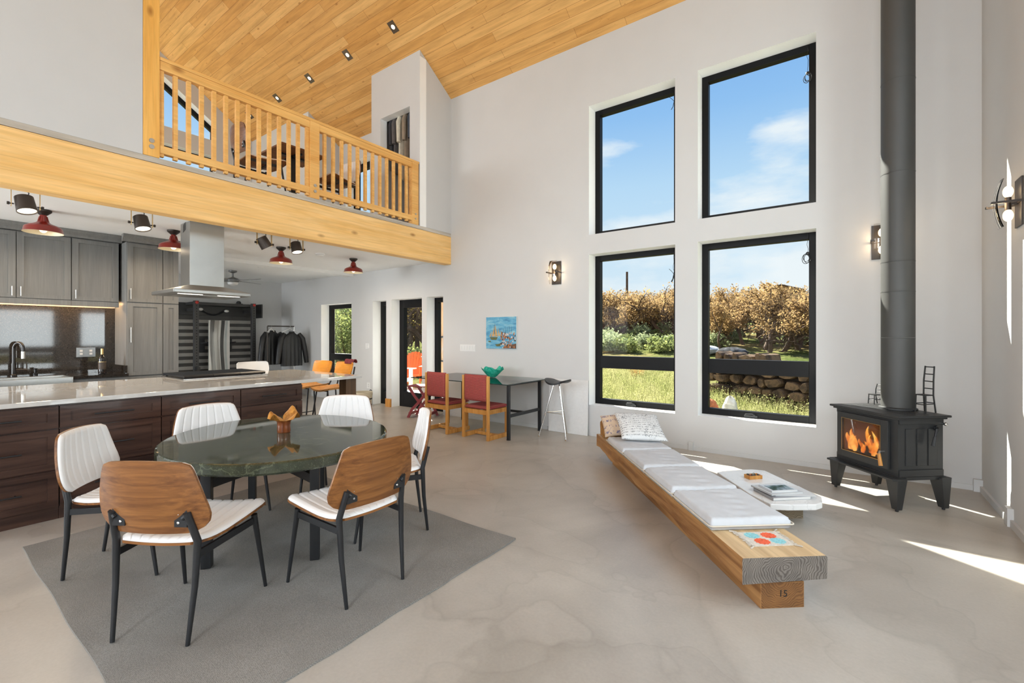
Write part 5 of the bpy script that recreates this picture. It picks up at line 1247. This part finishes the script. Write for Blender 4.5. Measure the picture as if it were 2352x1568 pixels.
for y in (3.73, 4.87):
    u = G(MB(), -10.98, -10.90, y, y+.085, 0, 2.14).build('upright', plain('rack_upright', (.045, .045, .046), .45), gr_, bevel=.004)
    h = MB()
    for k_ in range(34): h.cyl((.302-.003, y+.042-4.36, .12+.058*k_), (.3015, y+.042-4.36, .12+.058*k_), .011, 8)
    h.build('hole', hole, u)
    MB().sph((-10.89+11.2, y+.045-4.36, 2.105), (.02, .032, .032), 12, 8).build('red_cap', plain('red_cap', (.45, .03, .02), .4), gr_, smooth=True)
    G(MB(), -11.40, -10.98, y+.02, y+.065, 1.93, 1.99).build('upright_arm', drk, gr_)
    G(MB(), -10.98, -10.80, y+.01, y+.075, .70, .76).build('bar_catch', drk, gr_)
G(MB(), -11.39, -10.98, 3.73, 4.955, 2.06, 2.12).build('top_beam', drk, gr_)
for y in (3.95, 4.50):
    p = G(MB(), -11.40, -11.37, y, y+.14, 1.05, 1.35).build('peg_plate', drk, gr_)
    MB().tube([(-.18, y+.07-4.36, 1.24), (.10, y+.10-4.36, 1.26)], .018, 10).build('peg', drk, gr_, smooth=True)
bd_ = MB().tube([(-.15, -.12+i*.04, 1.97-.10*math.sin(PI*i/12)+.0*i) for i in range(13)], .016, 8).build('resistance_band', 'black'); bd_.location = (-11.2, 4.13, 0); bd_.parent = None
tag(bd_, 'black strap with white ends hanging across the gym rack', 'strap')
MB().sph((-.13, -.13, 1.985), (.03, .045, .035), 10, 7).sph((-.13, .38, 1.965), (.03, .05, .03), 10, 7).build('white_end', 'plastic_w', bd_, smooth=True)
ap_ = thing('resin_art_panel', 'tall glossy panel with wavy black, grey and white bands leaning on the gym rack', 'art panel', (-11.02, 4.24, .02))
MB().bx(-.012, .012, -.205, .205, 0, 1.72).build('panel', plain('resin_white', (.60, .60, .58), .12, var=.05, coat=.5), ap_)
def band(y0, y1, ph, amp, c, nm, d_):
    vs = []; n = 30
    for i in range(n+1):
        z = 1.72*i/n; o_ = amp*math.sin(z*3.2+ph)-.06*math.cos(z*2.2+ph*.5)*amp*8
        vs += [(d_, max(-.204, min(.204, y0+o_)), z), (d_, max(-.204, min(.204, y1+o_*1.1)), z)]
    n_ = len(vs); vs += [(d_-.0012, y, z) for _, y, z in vs]
    MB().add(vs, [(2*i, 2*i+1, 2*i+3, 2*i+2) for i in range(n)]+[(n_+2*i, n_+2*i+2, n_+2*i+3, n_+2*i+1) for i in range(n)]+[(2*i, 2*i+2, n_+2*i+2, n_+2*i) for i in range(n)]+[(2*i+1, n_+2*i+1, n_+2*i+3, 2*i+3) for i in range(n)]).build(nm, plain(nm, c, .12, coat=.5, var=.05), ap_)
band(-.17, -.09, .4, .035, (.06, .06, .058), 'dark_band', .0136); band(-.09, .0, .4, .035, (.30, .29, .27), 'grey_band', .0136); band(.03, .10, .9, .03, (.03, .03, .03), 'black_band', .0137); band(.11, .16, .9, .03, (.38, .42, .42), 'pale_band', .0139)
ck_ = thing('ceiling_camera', 'small black device on top of the gym rack', 'device', (-11.22, 4.72, 2.122)); MB().lathe([(.05, -.001), (.05, .05), (.03, .075), (0, .08)], n=18).bx(-.02, .05, -.07, .07, .0, .02).build('housing', 'black', ck_, smooth=True)
cr_ = thing('clothes_rail', 'black pipe clothes rail on the floor near the far corner', 'clothes rack', (-10.25, 5.2, 0))
pts = [(0, -.30, .02), (0, -.30, 1.63), (0, .30, 1.63), (0, .30, .02)]
MB().tube([(0, -.30, 1.62), (0, .30, 1.62)], .014, 12).build('top_rail', 'dark_bronze', cr_, smooth=True)
MB().tube([(0, -.30, .02), (0, -.30, 1.62)], .014, 12).build('post', 'dark_bronze', cr_, smooth=True); MB().tube([(0, .30, .02), (0, .30, 1.62)], .014, 12).build('post', 'nickel', cr_, smooth=True)
MB().tube([(-.22, -.30, .016), (.22, -.30, .016)], .015, 10).tube([(-.22, .30, .016), (.22, .30, .016)], .015, 10).build('foot', 'dark_bronze', cr_, smooth=True)
def hanger(b, y, w=.2, z=1.62):
    b.tube([(0, y, z+.016), (.012, y, z+.01), (.012, y, z-.02), (0, y, z-.035), (0, y, z-.05)], .003, 6)
    b.tube([(0, y-w, z-.13), (0, y, z-.05), (0, y+w, z-.13)], .008, 8)
def jacket(label, y, x, w, zt, zb, seed, rz):
    t = thing('leather_jacket', label, 'jacket', (-10.25+x, 5.2+y, 0), rz, 'black jackets on the clothes rail'); rnd = random.Random(seed)
    def f(u, v, s_):
        a = 2*u-1; hw = lut(v, [(0, .05), (.04, .09), (.12, .17), (.22, .205), (.6, .215), (1, .225)])*w/.42; z = zt-(zt-zb)*v-(.02 if v < .2 else 0)*abs(a)
        d_ = .075*math.sqrt(max(0, 1-a*a*.92))*lut(v, [(0, .5), (.15, .9), (1, 1.1)])+.010*math.sin(a*16+seed)*v
        return (s_*d_, a*hw, z)
    MB().slab(lambda u, v: f(u, v, 1), lambda u, v: f(u, v, -1), 30, 24).build('jacket_body', 'jacket', t, smooth=True, ang=1.5)
    for s in (-1, 1):
        MB().tube([(0, s*.15*w/.42, zt-.05), (.01, s*.225*w/.42, zt-.16), (.02, s*.265*w/.42, zt-.38), (.03, s*.295*w/.42, zt-.60), (.035, s*.305*w/.42, zb+.06)], [.05, .062, .058, .052, .046], 12).build('sleeve', 'jacket', t, smooth=True)
    MB().lathe([(.05, zt-.045), (.062, zt-.02), (.055, zt+.005), (.045, zt-.02)], n=18, cap=False).build('collar', 'jacket', t, smooth=True)
    return t
jacket('black leather jacket at the front of the clothes rail, facing the kitchen', .22, .045, .46, 1.50, .72, 1, .0)
jacket('second black jacket behind the front one on the clothes rail', -.10, -.17, .44, 1.52, .76, 4, .15)
for lab, y, x, rz in (('white hanger inside the front leather jacket', .20, 0, .1), ('bare white hanger at the left of the clothes rail', -.22, 0, .75)):
    h = MB(); hanger(h, 0, .19); o = h.build('clothes_hanger', 'plastic_w', smooth=True, loc=(-10.25+x, 5.2+y, 0), rot=(0, 0, rz)); tag(o, lab, 'hanger', 'hangers on the clothes rail')
o = MB().bx(-.2, .2, -.24, .24, 0, .58).bx(-.21, .21, -.25, .25, .58, .62).build('storage_bin', 'black', loc=(-10.3, 5.20, .001), bevel=.006); tag(o, 'black storage bin under the jackets on the clothes rail', 'bin')

# ------------------------------------------------------------------ clothes in the loft closet
cr2 = thing('closet_rod', 'metal rod across the loft closet holding the hung clothes', 'closet rod', (-6.22, 5.45, 5.40)); MB().tube([(-.52, 0, 0), (.49, 0, 0)], .014, 12).build('rod', 'black', cr2, smooth=True)
o = MB().bx(-6.745, XB-.125, 5.27, 5.82, 5.46, 5.48).build('closet_shelf', 'black'); tag(o, 'dark shelf over the clothes inside the loft closet', 'shelf')
gl = [('dark charcoal coat at the left in the loft closet', (.03, .03, .035), -.34, .85), ('grey ribbed cardigan beside the dark coat in the loft closet', (.10, .09, .09), -.24, .92), ('cream white shirt hung in the middle of the loft closet', (.62, .58, .48), -.10, 1.05), ('taupe brown coat right of the cream shirt in the loft closet', (.28, .22, .16), .06, 1.0), ('dark speckled blue shirt at the right of the loft closet', (.05, .06, .08), .22, .95)]
for i, (lab, c, x, ln) in enumerate(gl):
    t = thing('hanging_garment', lab, 'garment', (-6.22+x, 5.45, 5.40), .25-.06*i, 'clothes hung in the loft closet'); gmn = plain('garment_%d' % i, c, .9, var=.12, scale=20)
    ln += .12
    def gf(u, v, s_, ln=ln, i=i):
        a = 2*u-1; hw = lut(v, [(0, .04), (.06, .12), (.16, .19), (1, .20)]); d_ = .045*math.sqrt(max(0, 1-a*a*.95))+.007*math.sin(a*11+i)*v
        return (s_*d_, a*hw, -.06-ln*v-.05*abs(a)*(1 if v < .3 else .6))
    MB().slab(lambda u, v: gf(u, v, 1), lambda u, v: gf(u, v, -1), 20, 18).build('garment_body', gmn, t, smooth=True, ang=1.5)
    for s in (-1, 1): MB().tube([(0, s*.15, -.13), (0, s*.205, -.26), (.01, s*.215, -.50), (.01, s*.215, -.62)], [.04, .045, .04, .035], 10).build('sleeve', gmn, t, smooth=True)
    h = MB(); h.tube([(0, 0, .017), (.012, 0, .01), (.012, 0, -.02), (0, 0, -.05)], .003, 6).tube([(0, -.17, -.105), (0, 0, -.05), (0, .17, -.105)], .007, 8); h.build('hanger', 'black' if i % 2 else 'oak', t, smooth=True)
# ------------------------------------------------------------------ outdoors
HZ = [(6, -.08), (8.5, -.06), (10, .10), (12, .30), (14.5, .68), (18, 1.05), (22, 1.42), (30, 2.1), (45, 3.4), (60, 4.4), (100, 6.0)]
def gz(x, y): return lut(y, HZ)+.06*math.sin(x*.7+y*.3)*min(1, max(0, (y-9)/6))
def ground_mat():
    m, nt, bb = newmat('meadow_ground'); v = coords(nt); n1 = noise(nt, v, .55, 6, .6); n2 = noise(nt, v, 7, 6, .7)
    r1 = ramp(nt, n1.outputs[0], [(.34, rgb((84, 94, 52))), (.5, rgb((112, 112, 70))), (.64, rgb((140, 120, 86)))]); r2 = ramp(nt, n2.outputs[0], [(.3, (.62, .62, .6, 1)), (.7, (1.2, 1.2, 1.2, 1))])
    nt.links.new(mul(nt, r1.outputs[0], r2.outputs[0]), bb.inputs['Base Color']); bb.inputs['Roughness'].default_value = 1; bb.inputs['Specular IOR Level'].default_value = 0; bump(nt, bb, n2.outputs[0], .8, .08); return m
M['meadow'] = ground_mat()
xs = [-60+2*i for i in range(46)]; yys = [6.2+.4*i for i in range(40)]+[22.2+3*i for i in range(27)]
b = MB(); vs = [(x, y, gz(x, y)) for y in yys for x in xs]; w_ = len(xs)
o = b.add(vs, [(j*w_+i, j*w_+i+1, (j+1)*w_+i+1, (j+1)*w_+i) for j in range(len(yys)-1) for i in range(w_-1)]).build('ground', 'meadow', smooth=True); struct(o)
# ground on the other sides of the house
struct(MB().bx(-60, 60, -60, YR-T-.01, -.4, -.2).bx(XR+T+.01, 60, YR-T-.01, 6.2, -.4, -.2).bx(-60, XF-T-.01, YR-T-.01, 6.2, -.4, -.2).build('terrain', 'meadow'))
o = MB().bx(-15, -5.6, 6.2, 10.2, -.3, -.045).build('patio', plain('pale_gravel', (.46, .44, .41), .95, var=.3, scale=22, bmp=.6, bscale=30)); struct(o)
rg = np.random.default_rng(3)
def blades(name, n, x0, x1, y0, y1, h0, h1, w, mat):
    x = rg.uniform(x0, x1, n); y = rg.uniform(y0, y1, n); z = np.array([gz(a, c) for a, c in zip(x, y)]); h = rg.uniform(h0, h1, n); a = rg.uniform(0, 2*PI, n); l = rg.uniform(-.12, .12, (n, 2))
    P = np.zeros((n, 3, 3)); P[:, 0] = np.c_[x-w*np.cos(a), y-w*np.sin(a), z-.02]; P[:, 1] = np.c_[x+w*np.cos(a), y+w*np.sin(a), z-.02]; P[:, 2] = np.c_[x+l[:, 0], y+l[:, 1], z+h]
    me = bpy.data.meshes.new(name); me.vertices.add(3*n); me.vertices.foreach_set('co', P.ravel()); me.loops.add(3*n); me.loops.foreach_set('vertex_index', np.arange(3*n)); me.polygons.add(n); me.polygons.foreach_set('loop_start', np.arange(0, 3*n, 3)); me.update(calc_edges=True)
    me.materials.append(mat); o = bpy.data.objects.new(name, me); COL.objects.link(o); return o
# trees
BARK = plain('scrub_bark', rgb((92, 74, 62)), .95, var=.3, scale=12)
def leafmat(name, cols):
    m, nt, bb = newmat(name); n_ = noise(nt, coords(nt), 2.6, 4, .7); r = ramp(nt, n_.outputs[0], [(.25+.5*i/(len(cols)-1), c) for i, c in enumerate(cols)]); nt.links.new(r.outputs[0], bb.inputs['Base Color'])
    bb.inputs['Roughness'].default_value = .8; bb.inputs['Specular IOR Level'].default_value = .1
    t = nt.nodes.new('ShaderNodeBsdfTranslucent'); nt.links.new(r.outputs[0], t.inputs[0]); x = nt.nodes.new('ShaderNodeMixShader'); x.inputs[0].default_value = .45
    nt.links.new(bb.outputs[0], x.inputs[1]); nt.links.new(t.outputs[0], x.inputs[2]); nt.links.new(x.outputs[0], nt.nodes['Material Output'].inputs[0]); return m
LF = leafmat('ochre_leaves', [rgb((122, 104, 84)), rgb((158, 130, 92)), rgb((176, 148, 102)), rgb((136, 116, 100))])
LG = leafmat('golden_green_leaves', [rgb((134, 134, 66)), rgb((200, 176, 90)), rgb((224, 200, 120)), rgb((140, 142, 76))])
LS = leafmat('sage_leaves', [rgb((98, 112, 84)), rgb((146, 156, 120)), rgb((176, 182, 140)), rgb((120, 124, 110))])
LB = leafmat('bush_leaves', [rgb((78, 94, 58)), rgb((116, 130, 84)), rgb((152, 158, 96)), rgb((98, 108, 84))])
def leaf_mesh(pts, size, rn):
    n = len(pts); P = np.array(pts); d = rn.normal(size=(n, 3)); d /= np.linalg.norm(d, axis=1)[:, None]; e_ = np.cross(d, rn.normal(size=(n, 3))); e_ /= np.linalg.norm(e_, axis=1)[:, None]
    s = rn.uniform(.6, 1.3, n)[:, None]*size; Q = np.stack([P-d*s, P+e_*s*.55, P+d*s, P-e_*s*.55], 1).reshape(-1, 3)
    return Q, [(4*i, 4*i+1, 4*i+2, 4*i+3) for i in range(n)]
GR = leafmat('grass_blades', [rgb((104, 116, 66)), rgb((146, 150, 92)), rgb((176, 172, 122)), rgb((190, 182, 146))])
o = blades('meadow_grass', 42000, -5.6, 1.0, 6.6, 12.0, .10, .36, .007, GR); rn = np.random.default_rng(9); n = 26000; px_ = rn.uniform(-5.6, 1.0, n); py_ = rn.uniform(6.6, 12.0, n); pz_ = np.array([gz(a, c) for a, c in zip(px_, py_)])+rn.uniform(.14, .38, n)
Q, F = leaf_mesh(np.c_[px_, py_, pz_], .013, rn); sd_ = MB().add(Q.tolist(), F).build('seed_heads', GR, o); sd_['kind'] = 'stuff'
tag(o, 'tall yellow green grass growing outside the big windows', 'grass', kind='stuff')
def tree(name, label, loc, H, seed, leaf, group, nleaf=4200, stems=3, lsize=.055, spread=1.0, low=.35):
    rn = np.random.default_rng(seed); t = thing(name, label, 'tree', loc, 0, group); b = MB(); tips = []
    def grow(p, d, r, L, lev):
        pts = [p]; q = Vector(p); dd = Vector(d)
        for i in range(4): dd = (dd+Vector(rn.normal(0, .22, 3))).normalized(); q = q+dd*L/4; pts.append(q.copy())
        b.tube(pts, [r*(1-.13*i) for i in range(5)], 6 if lev < 2 else 4)
        if lev >= 2: tips.extend(pts[1:])
        if lev >= 3: return
        for k_ in range(int(rn.integers(3, 5))):
            s = pts[int(rn.integers(2, 5))]; nd = (dd*.55+Vector(rn.normal(0, .75, 3))*Vector((spread, spread, .55)).length*.5+Vector((0, 0, .25))).normalized(); grow(s, nd, r*.55, L*.68, lev+1)
    for k_ in range(stems):
        a = 2*PI*k_/stems+rn.uniform(0, 1); grow(Vector((.25*math.cos(a), .25*math.sin(a), -.1)), Vector((.35*math.cos(a), .35*math.sin(a), 1)).normalized(), .03*H, H*.42, 0)
    b.build('trunk', BARK, t)
    tp = np.array([tuple(p) for p in tips]); zmx = tp[:, 2].max(); k_ = H/zmx if zmx > 0 else 1
    for c in bpy.data.objects:
        if c.parent == t: 
            for v_ in c.data.vertices: v_.co *= k_
    tp *= k_; tp = tp[tp[:, 2] > H*low]; idx = rn.integers(0, len(tp), nleaf); pts = tp[idx]+rn.normal(0, .055*H*.5+.03, (nleaf, 3)); pts = pts[pts[:, 2] > .1]
    Q, F = leaf_mesh(pts, lsize, rn); MB().add(Q.tolist(), F).build('foliage', leaf, t); return t
protos = [tree('scrub_oak', 'ochre leaved scrub oak beyond the meadow', (-8.6, 19.5, gz(-8.6, 19.5)), 2.4, 11, LF, 'scrub oaks beyond the meadow'),
          tree('scrub_oak', 'ochre leaved scrub oak beyond the meadow', (-5.9, 20.2, gz(-5.9, 20.2)), 2.5, 23, LF, 'scrub oaks beyond the meadow', stems=4),
          tree('scrub_oak', 'ochre leaved scrub oak beyond the meadow', (-2.7, 18.6, gz(-2.7, 18.6)), 2.2, 37, LF, 'scrub oaks beyond the meadow', stems=2, spread=1.4)]
rnd = random.Random(31); spots = []
for i in range(11): spots.append((-11.6+1.2*i+rnd.uniform(-.4, .4), 20.5+rnd.uniform(-1.2, 1.2)))
spots += [(-3.6, 17.2), (-2.0, 16.9), (-.9, 17.6)]
for i in range(12): spots.append((-13.5+1.45*i+rnd.uniform(-.5, .5), 24.5+rnd.uniform(-1.2, 1.2)))
for i in range(12): spots.append((-15+1.7*i+rnd.uniform(-.5, .5), 29+rnd.uniform(-1.5, 1.5)))
for i, (x, y) in enumerate(spots):
    s_ = rnd.uniform(.75, 1.0)*(1.12 if x < -6 else .93); dup(protos[i % 3], 'ochre leaved scrub oak beyond the meadow', (x, y, gz(x, y)-.05), rnd.uniform(0, 6.2), 'scrub oaks beyond the meadow', (s_, s_, s_))
g0 = tree('aspen_tree', 'slender golden tree in the grove outside the glass door', (-15.2, 13.2, gz(-15.2, 13.2)), 4.0, 51, LG, 'golden grove outside the door', 2400, 4, .05, .7, .15)
for i, (x, y) in enumerate(((-16.4, 13.8), (-14.2, 14.2), (-17.6, 13.4), (-18.2, 15.0), (-15.8, 15.6), (-19.2, 14.2), (-14.6, 16.4), (-17.0, 16.6))):
    dup(g0, 'slender golden tree in the grove outside the glass door', (x, y, gz(x, y)), i*1.1, None, (1, 1, rnd.uniform(.9, 1.2)))
def bush(name, label, loc, R, seed, leaf, group, n=1400, size=.05, flat_=.75):
    rn = np.random.default_rng(seed); t = thing(name, label, 'shrub', loc, 0, group); b = MB()
    for k_ in range(9):
        a = rn.uniform(0, 6.28); e_ = rn.uniform(.2, 1.0); b.tube([(0, 0, -.05), (R*.4*math.cos(a)*e_, R*.4*math.sin(a)*e_, R*.35), (R*.8*math.cos(a)*e_, R*.8*math.sin(a)*e_, R*.75*flat_)], [.02*R+.006, .014*R+.004, .004], 5)
    b.build('stems', BARK, t)
    cs = np.c_[rn.normal(0, .42*R, (14, 2)), rn.uniform(.25, .95, 14)*R*flat_]; idx = rn.integers(0, 14, n); pts = cs[idx]+rn.normal(0, .17*R, (n, 3)); pts = pts[pts[:, 2] > .02]
    Q, F = leaf_mesh(pts, size, rn); MB().add(Q.tolist(), F).build('foliage', leaf, t); return t
sb = bush('sagebrush', 'grey green sagebrush clump below the scrub oaks', (-8.2, 16.6, gz(-8.2, 16.6)), .62, 5, LS, 'sagebrush below the scrub oaks')
sb2 = bush('sagebrush', 'grey green sagebrush clump below the scrub oaks', (-6.2, 15.6, gz(-6.2, 15.6)), .55, 9, LB, 'sagebrush below the scrub oaks')
for i in range(46):
    x = -11+rnd.uniform(0, 7.5); y = 14.8+rnd.uniform(0, 3.4)
    if i >= 20: x = -13+rnd.uniform(0, 14); y = 18.6+rnd.uniform(0, 5)
    dup((sb, sb2)[i % 2], 'grey green sagebrush clump below the scrub oaks', (x, y, gz(x, y)), rnd.uniform(0, 6), None, (rnd.uniform(.7, 1.2),)*3)
bush('green_bush', 'big leafy green bush filling the small kitchen window', (-14.6, 9.9, gz(-14.6, 9.9)), 1.7, 14, LB, None, 5200, .055, 1.25)
bush('green_bush', 'taller grey green bush behind the one in the kitchen window', (-16.9, 11.2, gz(-16.9, 11.2)), 2.3, 15, LS, None, 4200, .07, 1.3)
bush('green_bush', 'low bright green bush behind the orange garden chair', (-11.9, 10.6, gz(-11.9, 10.6)), .8, 16, LB, None, 1800, .05, .8)
for i, (lab, x, y) in enumerate((('brown dry grass clump at the right of the lower left window pane', -4.35, 11.4), ('smaller dry grass clump at the left of the lower left window pane', -6.1, 12.8))):
    rn = np.random.default_rng(70+i); q = []; f = []
    for k_ in range(260):
        a = rn.uniform(0, 6.28); r_ = rn.uniform(0, .10); l_ = rn.uniform(.05, .3); h_ = rn.uniform(.25, .55)*(1 if i == 0 else .7); c, s_ = math.cos(a), math.sin(a); o_ = len(q)
        q += [(r_*c-.006*s_, r_*s_+.006*c, 0), (r_*c+.006*s_, r_*s_-.006*c, 0), ((r_+l_)*c, (r_+l_)*s_, h_)]; f.append((o_, o_+1, o_+2))
    o = MB().add(q, f).build('grass_clump', leafmat('dry_blades_%d' % i, [rgb((120, 96, 58)), rgb((176, 142, 90)), rgb((196, 166, 112))]), loc=(x, y, gz(x, y)-.01)); tag(o, lab, 'grass clump')
# dry stone wall, boulders, tarps
SM = [build_split('field_stone', [rgb((42, 37, 35)), rgb((68, 56, 47)), rgb((112, 90, 70)), rgb((60, 55, 53))], 4), plain('stone_joint', rgb((48, 38, 32)), 1)]
b = MB(); rnd = random.Random(77); p0, p1 = Vector((-2.15, 10.1, 0)), Vector((1.3, 8.5, 0)); dv = (p1-p0); L = dv.length; dv.normalize(); nv = Vector((dv.y, -dv.x, 0)); z = -.1; row = 0
while z < 1.08:
    h_ = rnd.uniform(.08, .20); s_ = -rnd.uniform(0, .2)
    while s_ < L:
        w = rnd.uniform(.10, .38)
        if z+h_ < 1.02+.16*math.sin(s_*2.3)+rnd.uniform(-.06, .06):
            c = p0+dv*(s_+w/2)+nv*rnd.uniform(.0, .07); vs = []
            for a in range(8):
                t_ = 2*PI*(a+.5+rnd.uniform(-.3, .3))/8; q = 1/max(abs(math.cos(t_)), abs(math.sin(t_)))**.95
                vs.append((math.cos(t_)*q*w*.5*rnd.uniform(.74, 1.06), math.sin(t_)*q*h_*.5*rnd.uniform(.70, 1.12)))
            dep = rnd.uniform(.16, .23); zj = rnd.uniform(-.03, .03); tl = rnd.uniform(-.25, .25); b.m = 0
            P = lambda u, v_, d_: tuple(c+dv*(u*math.cos(tl)-v_*math.sin(tl))+nv*d_+Vector((0, 0, z+zj+h_/2+u*math.sin(tl)+v_*math.cos(tl))))
            q = [P(u, v_, -dep) for u, v_ in vs]+[P(u, v_, dep*.82) for u, v_ in vs]+[P(u*.88, v_*.88, dep) for u, v_ in vs]
            b.add(q, [tuple(range(7, -1, -1))]+[(i, (i+1) % 8, 8+(i+1) % 8, 8+i) for i in range(8)]+[(8+i, 8+(i+1) % 8, 16+(i+1) % 8, 16+i) for i in range(8)]+[tuple(range(16, 24))])
        s_ += w+.008
    z += h_+.006
b.m = 1; c = (p0+p1)/2; b.box((c.x-nv.x*.1, c.y-nv.y*.1, .36), (L-.1, .22, 1.0), Matrix.Rotation(math.atan2(dv.y, dv.x), 3, 'Z'))
tag(b.build('stone_wall', SM), 'dry stacked brown stone wall outside the right window', 'stone wall')
def boulder(name, label, loc, r, cols, seed):
    rn = random.Random(seed); b = MB().sph((0, 0, 0), r, 16, 11); b.v = [tuple(c*(1+rn.uniform(-.10, .10)) for c in q) for q in b.v]
    o = b.build(name, build_split(name+'_stone_%d' % seed, cols, 5), loc=loc, smooth=True, ang=.5); return tag(o, label, 'rock')
boulder('boulder', 'reddish boulder in the grass at the foot of the right window', (-1.76, 7.72, .16), (.18, .17, .24), [rgb((120, 70, 46)), rgb((170, 104, 72)), rgb((190, 130, 96))], 1)
boulder('boulder', 'pale boulder beside the reddish one below the right window', (-1.44, 7.70, .20), (.115, .15, .26), [rgb((190, 180, 168)), rgb((226, 220, 212)), rgb((240, 236, 230))], 2)
boulder('tarp_bundle', 'black plastic wrapped bundle by the scrub oaks in the right window', (-2.75, 15, gz(-2.75, 15)+.13), (.45, .35, .17), [rgb((18, 18, 20)), rgb((44, 44, 48)), rgb((110, 112, 118))], 3)['category'] = 'bundle'
boulder('tarp_roll', 'grey white tarp roll left of the black bundle in the right window', (-3.75, 15.3, gz(-3.75, 15.3)+.13), (.60, .35, .17), [rgb((110, 112, 116)), rgb((170, 172, 178)), rgb((206, 208, 212))], 4)['category'] = 'tarp'
# house on the hill
hs = thing('hill_house', 'small tan house with a gable roof on the hill beyond the trees', 'house', (-5.2, 55, gz(-5.2, 55)))
hw = plain('house_wall', rgb((176, 138, 108)), .9); hr = plain('house_roof', rgb((110, 84, 70)), .9)
zb = gz(-5.2, 55)
MB().prism([(-1.5, 0), (1.6, 0), (1.6, 6.1-zb), (-.2, 6.65-zb), (-1.5, 6.05-zb)], 0, 4, 'y').build('house_walls', hw, hs)
MB().prism([(-1.75, 5.97-zb), (-.2, 6.68-zb), (1.85, 6.06-zb), (1.85, 6.14-zb), (-.2, 6.78-zb), (-1.75, 6.07-zb)], -.3, 4.3, 'y').build('house_roof', hr, hs)
MB().bx(.9, 1.3, -.03, 0, 5.75-zb, 6.0-zb).build('window', 'frame', hs)
tp_ = MB().tube([(0, 0, 0), (0, 0, 3.3)], [.07, .06], 8).build('utility_pole', BARK, loc=(-9.3, 23, gz(-9.3, 23)-.05)); tag(tp_, 'thin wooden utility pole above the scrub oaks in the left window', 'pole')
# garden chairs
def garden_chair(label, loc, rz, mat):
    t = thing('garden_chair', label, 'garden chair', loc, rz)
    for k_ in range(7):
        u = (k_-3)/3; b = MB(); wd = .075; top = .98-.10*u*u; R_ = []
        b.bar((u*.20, -.06, .28), (u*.27, -.46, top), wd, .02, (0, 1, 0)); b.build('back_slat', mat, t, bevel=.004)
    for k_ in range(6): MB().box((0, .36-.085*k_, .36-.022*k_), (.50, .075, .02), Matrix.Rotation(.25, 3, 'X')).build('seat_slat', mat, t, bevel=.004)
    for s in (-1, 1):
        MB().bx(s*.32-.065, s*.32+.065, -.36, .44, .585, .607).build('arm', mat, t, bevel=.006)
        MB().bx(s*.275-.012, s*.275+.012, .28, .38, 0, .585).build('front_leg', mat, t, bevel=.003)
        MB().prism([(.40, .30), (.40, .40), (-.55, .09), (-.62, 0), (-.50, 0)], s*.25-.012, s*.25+.012, 'x').build('side_rail', mat, t)
    MB().bx(-.26, .26, -.40, -.375, .55, .59).build('back_brace', mat, t); return t
garden_chair('orange wooden garden chair outside the glass door', (-9.9, 8.75, -.044), -2.5, 'orange')
garden_chair('white garden chair half hidden by the door frame outside', (-9.35, 7.65, -.044), -1.2, 'white')
sh = thing('garden_shed', 'tan stucco garden shed corner seen through the narrow right sidelight', 'shed', (-7.6, 8.7, -.05))
MB().bx(-.62, .62, -.6, .9, 0, 2.75).build('shed_wall', 'terracotta', sh); MB().bx(-.75, .75, -.8, 1.0, 2.76, 2.88).build('eave', wood('eave_orange', rgb((190, 104, 40)), rgb((220, 140, 66)), 0), sh)
wh = thing('bicycle_wheel', 'dark bicycle wheel hanging on the tan shed outside', 'wheel', (-8.02, 8.055, 1.08))
MB().tube([(.27*math.cos(2*PI*i/32), 0, .30*math.sin(2*PI*i/32)) for i in range(32)], .022, 8, closed=True).build('tyre', 'black', wh, smooth=True)
b = MB()
for i in range(12): b.tube([(0, 0, 0), (.27*math.cos(2*PI*i/12), 0, .29*math.sin(2*PI*i/12))], .003, 4)
b.build('spokes', 'nickel', wh)
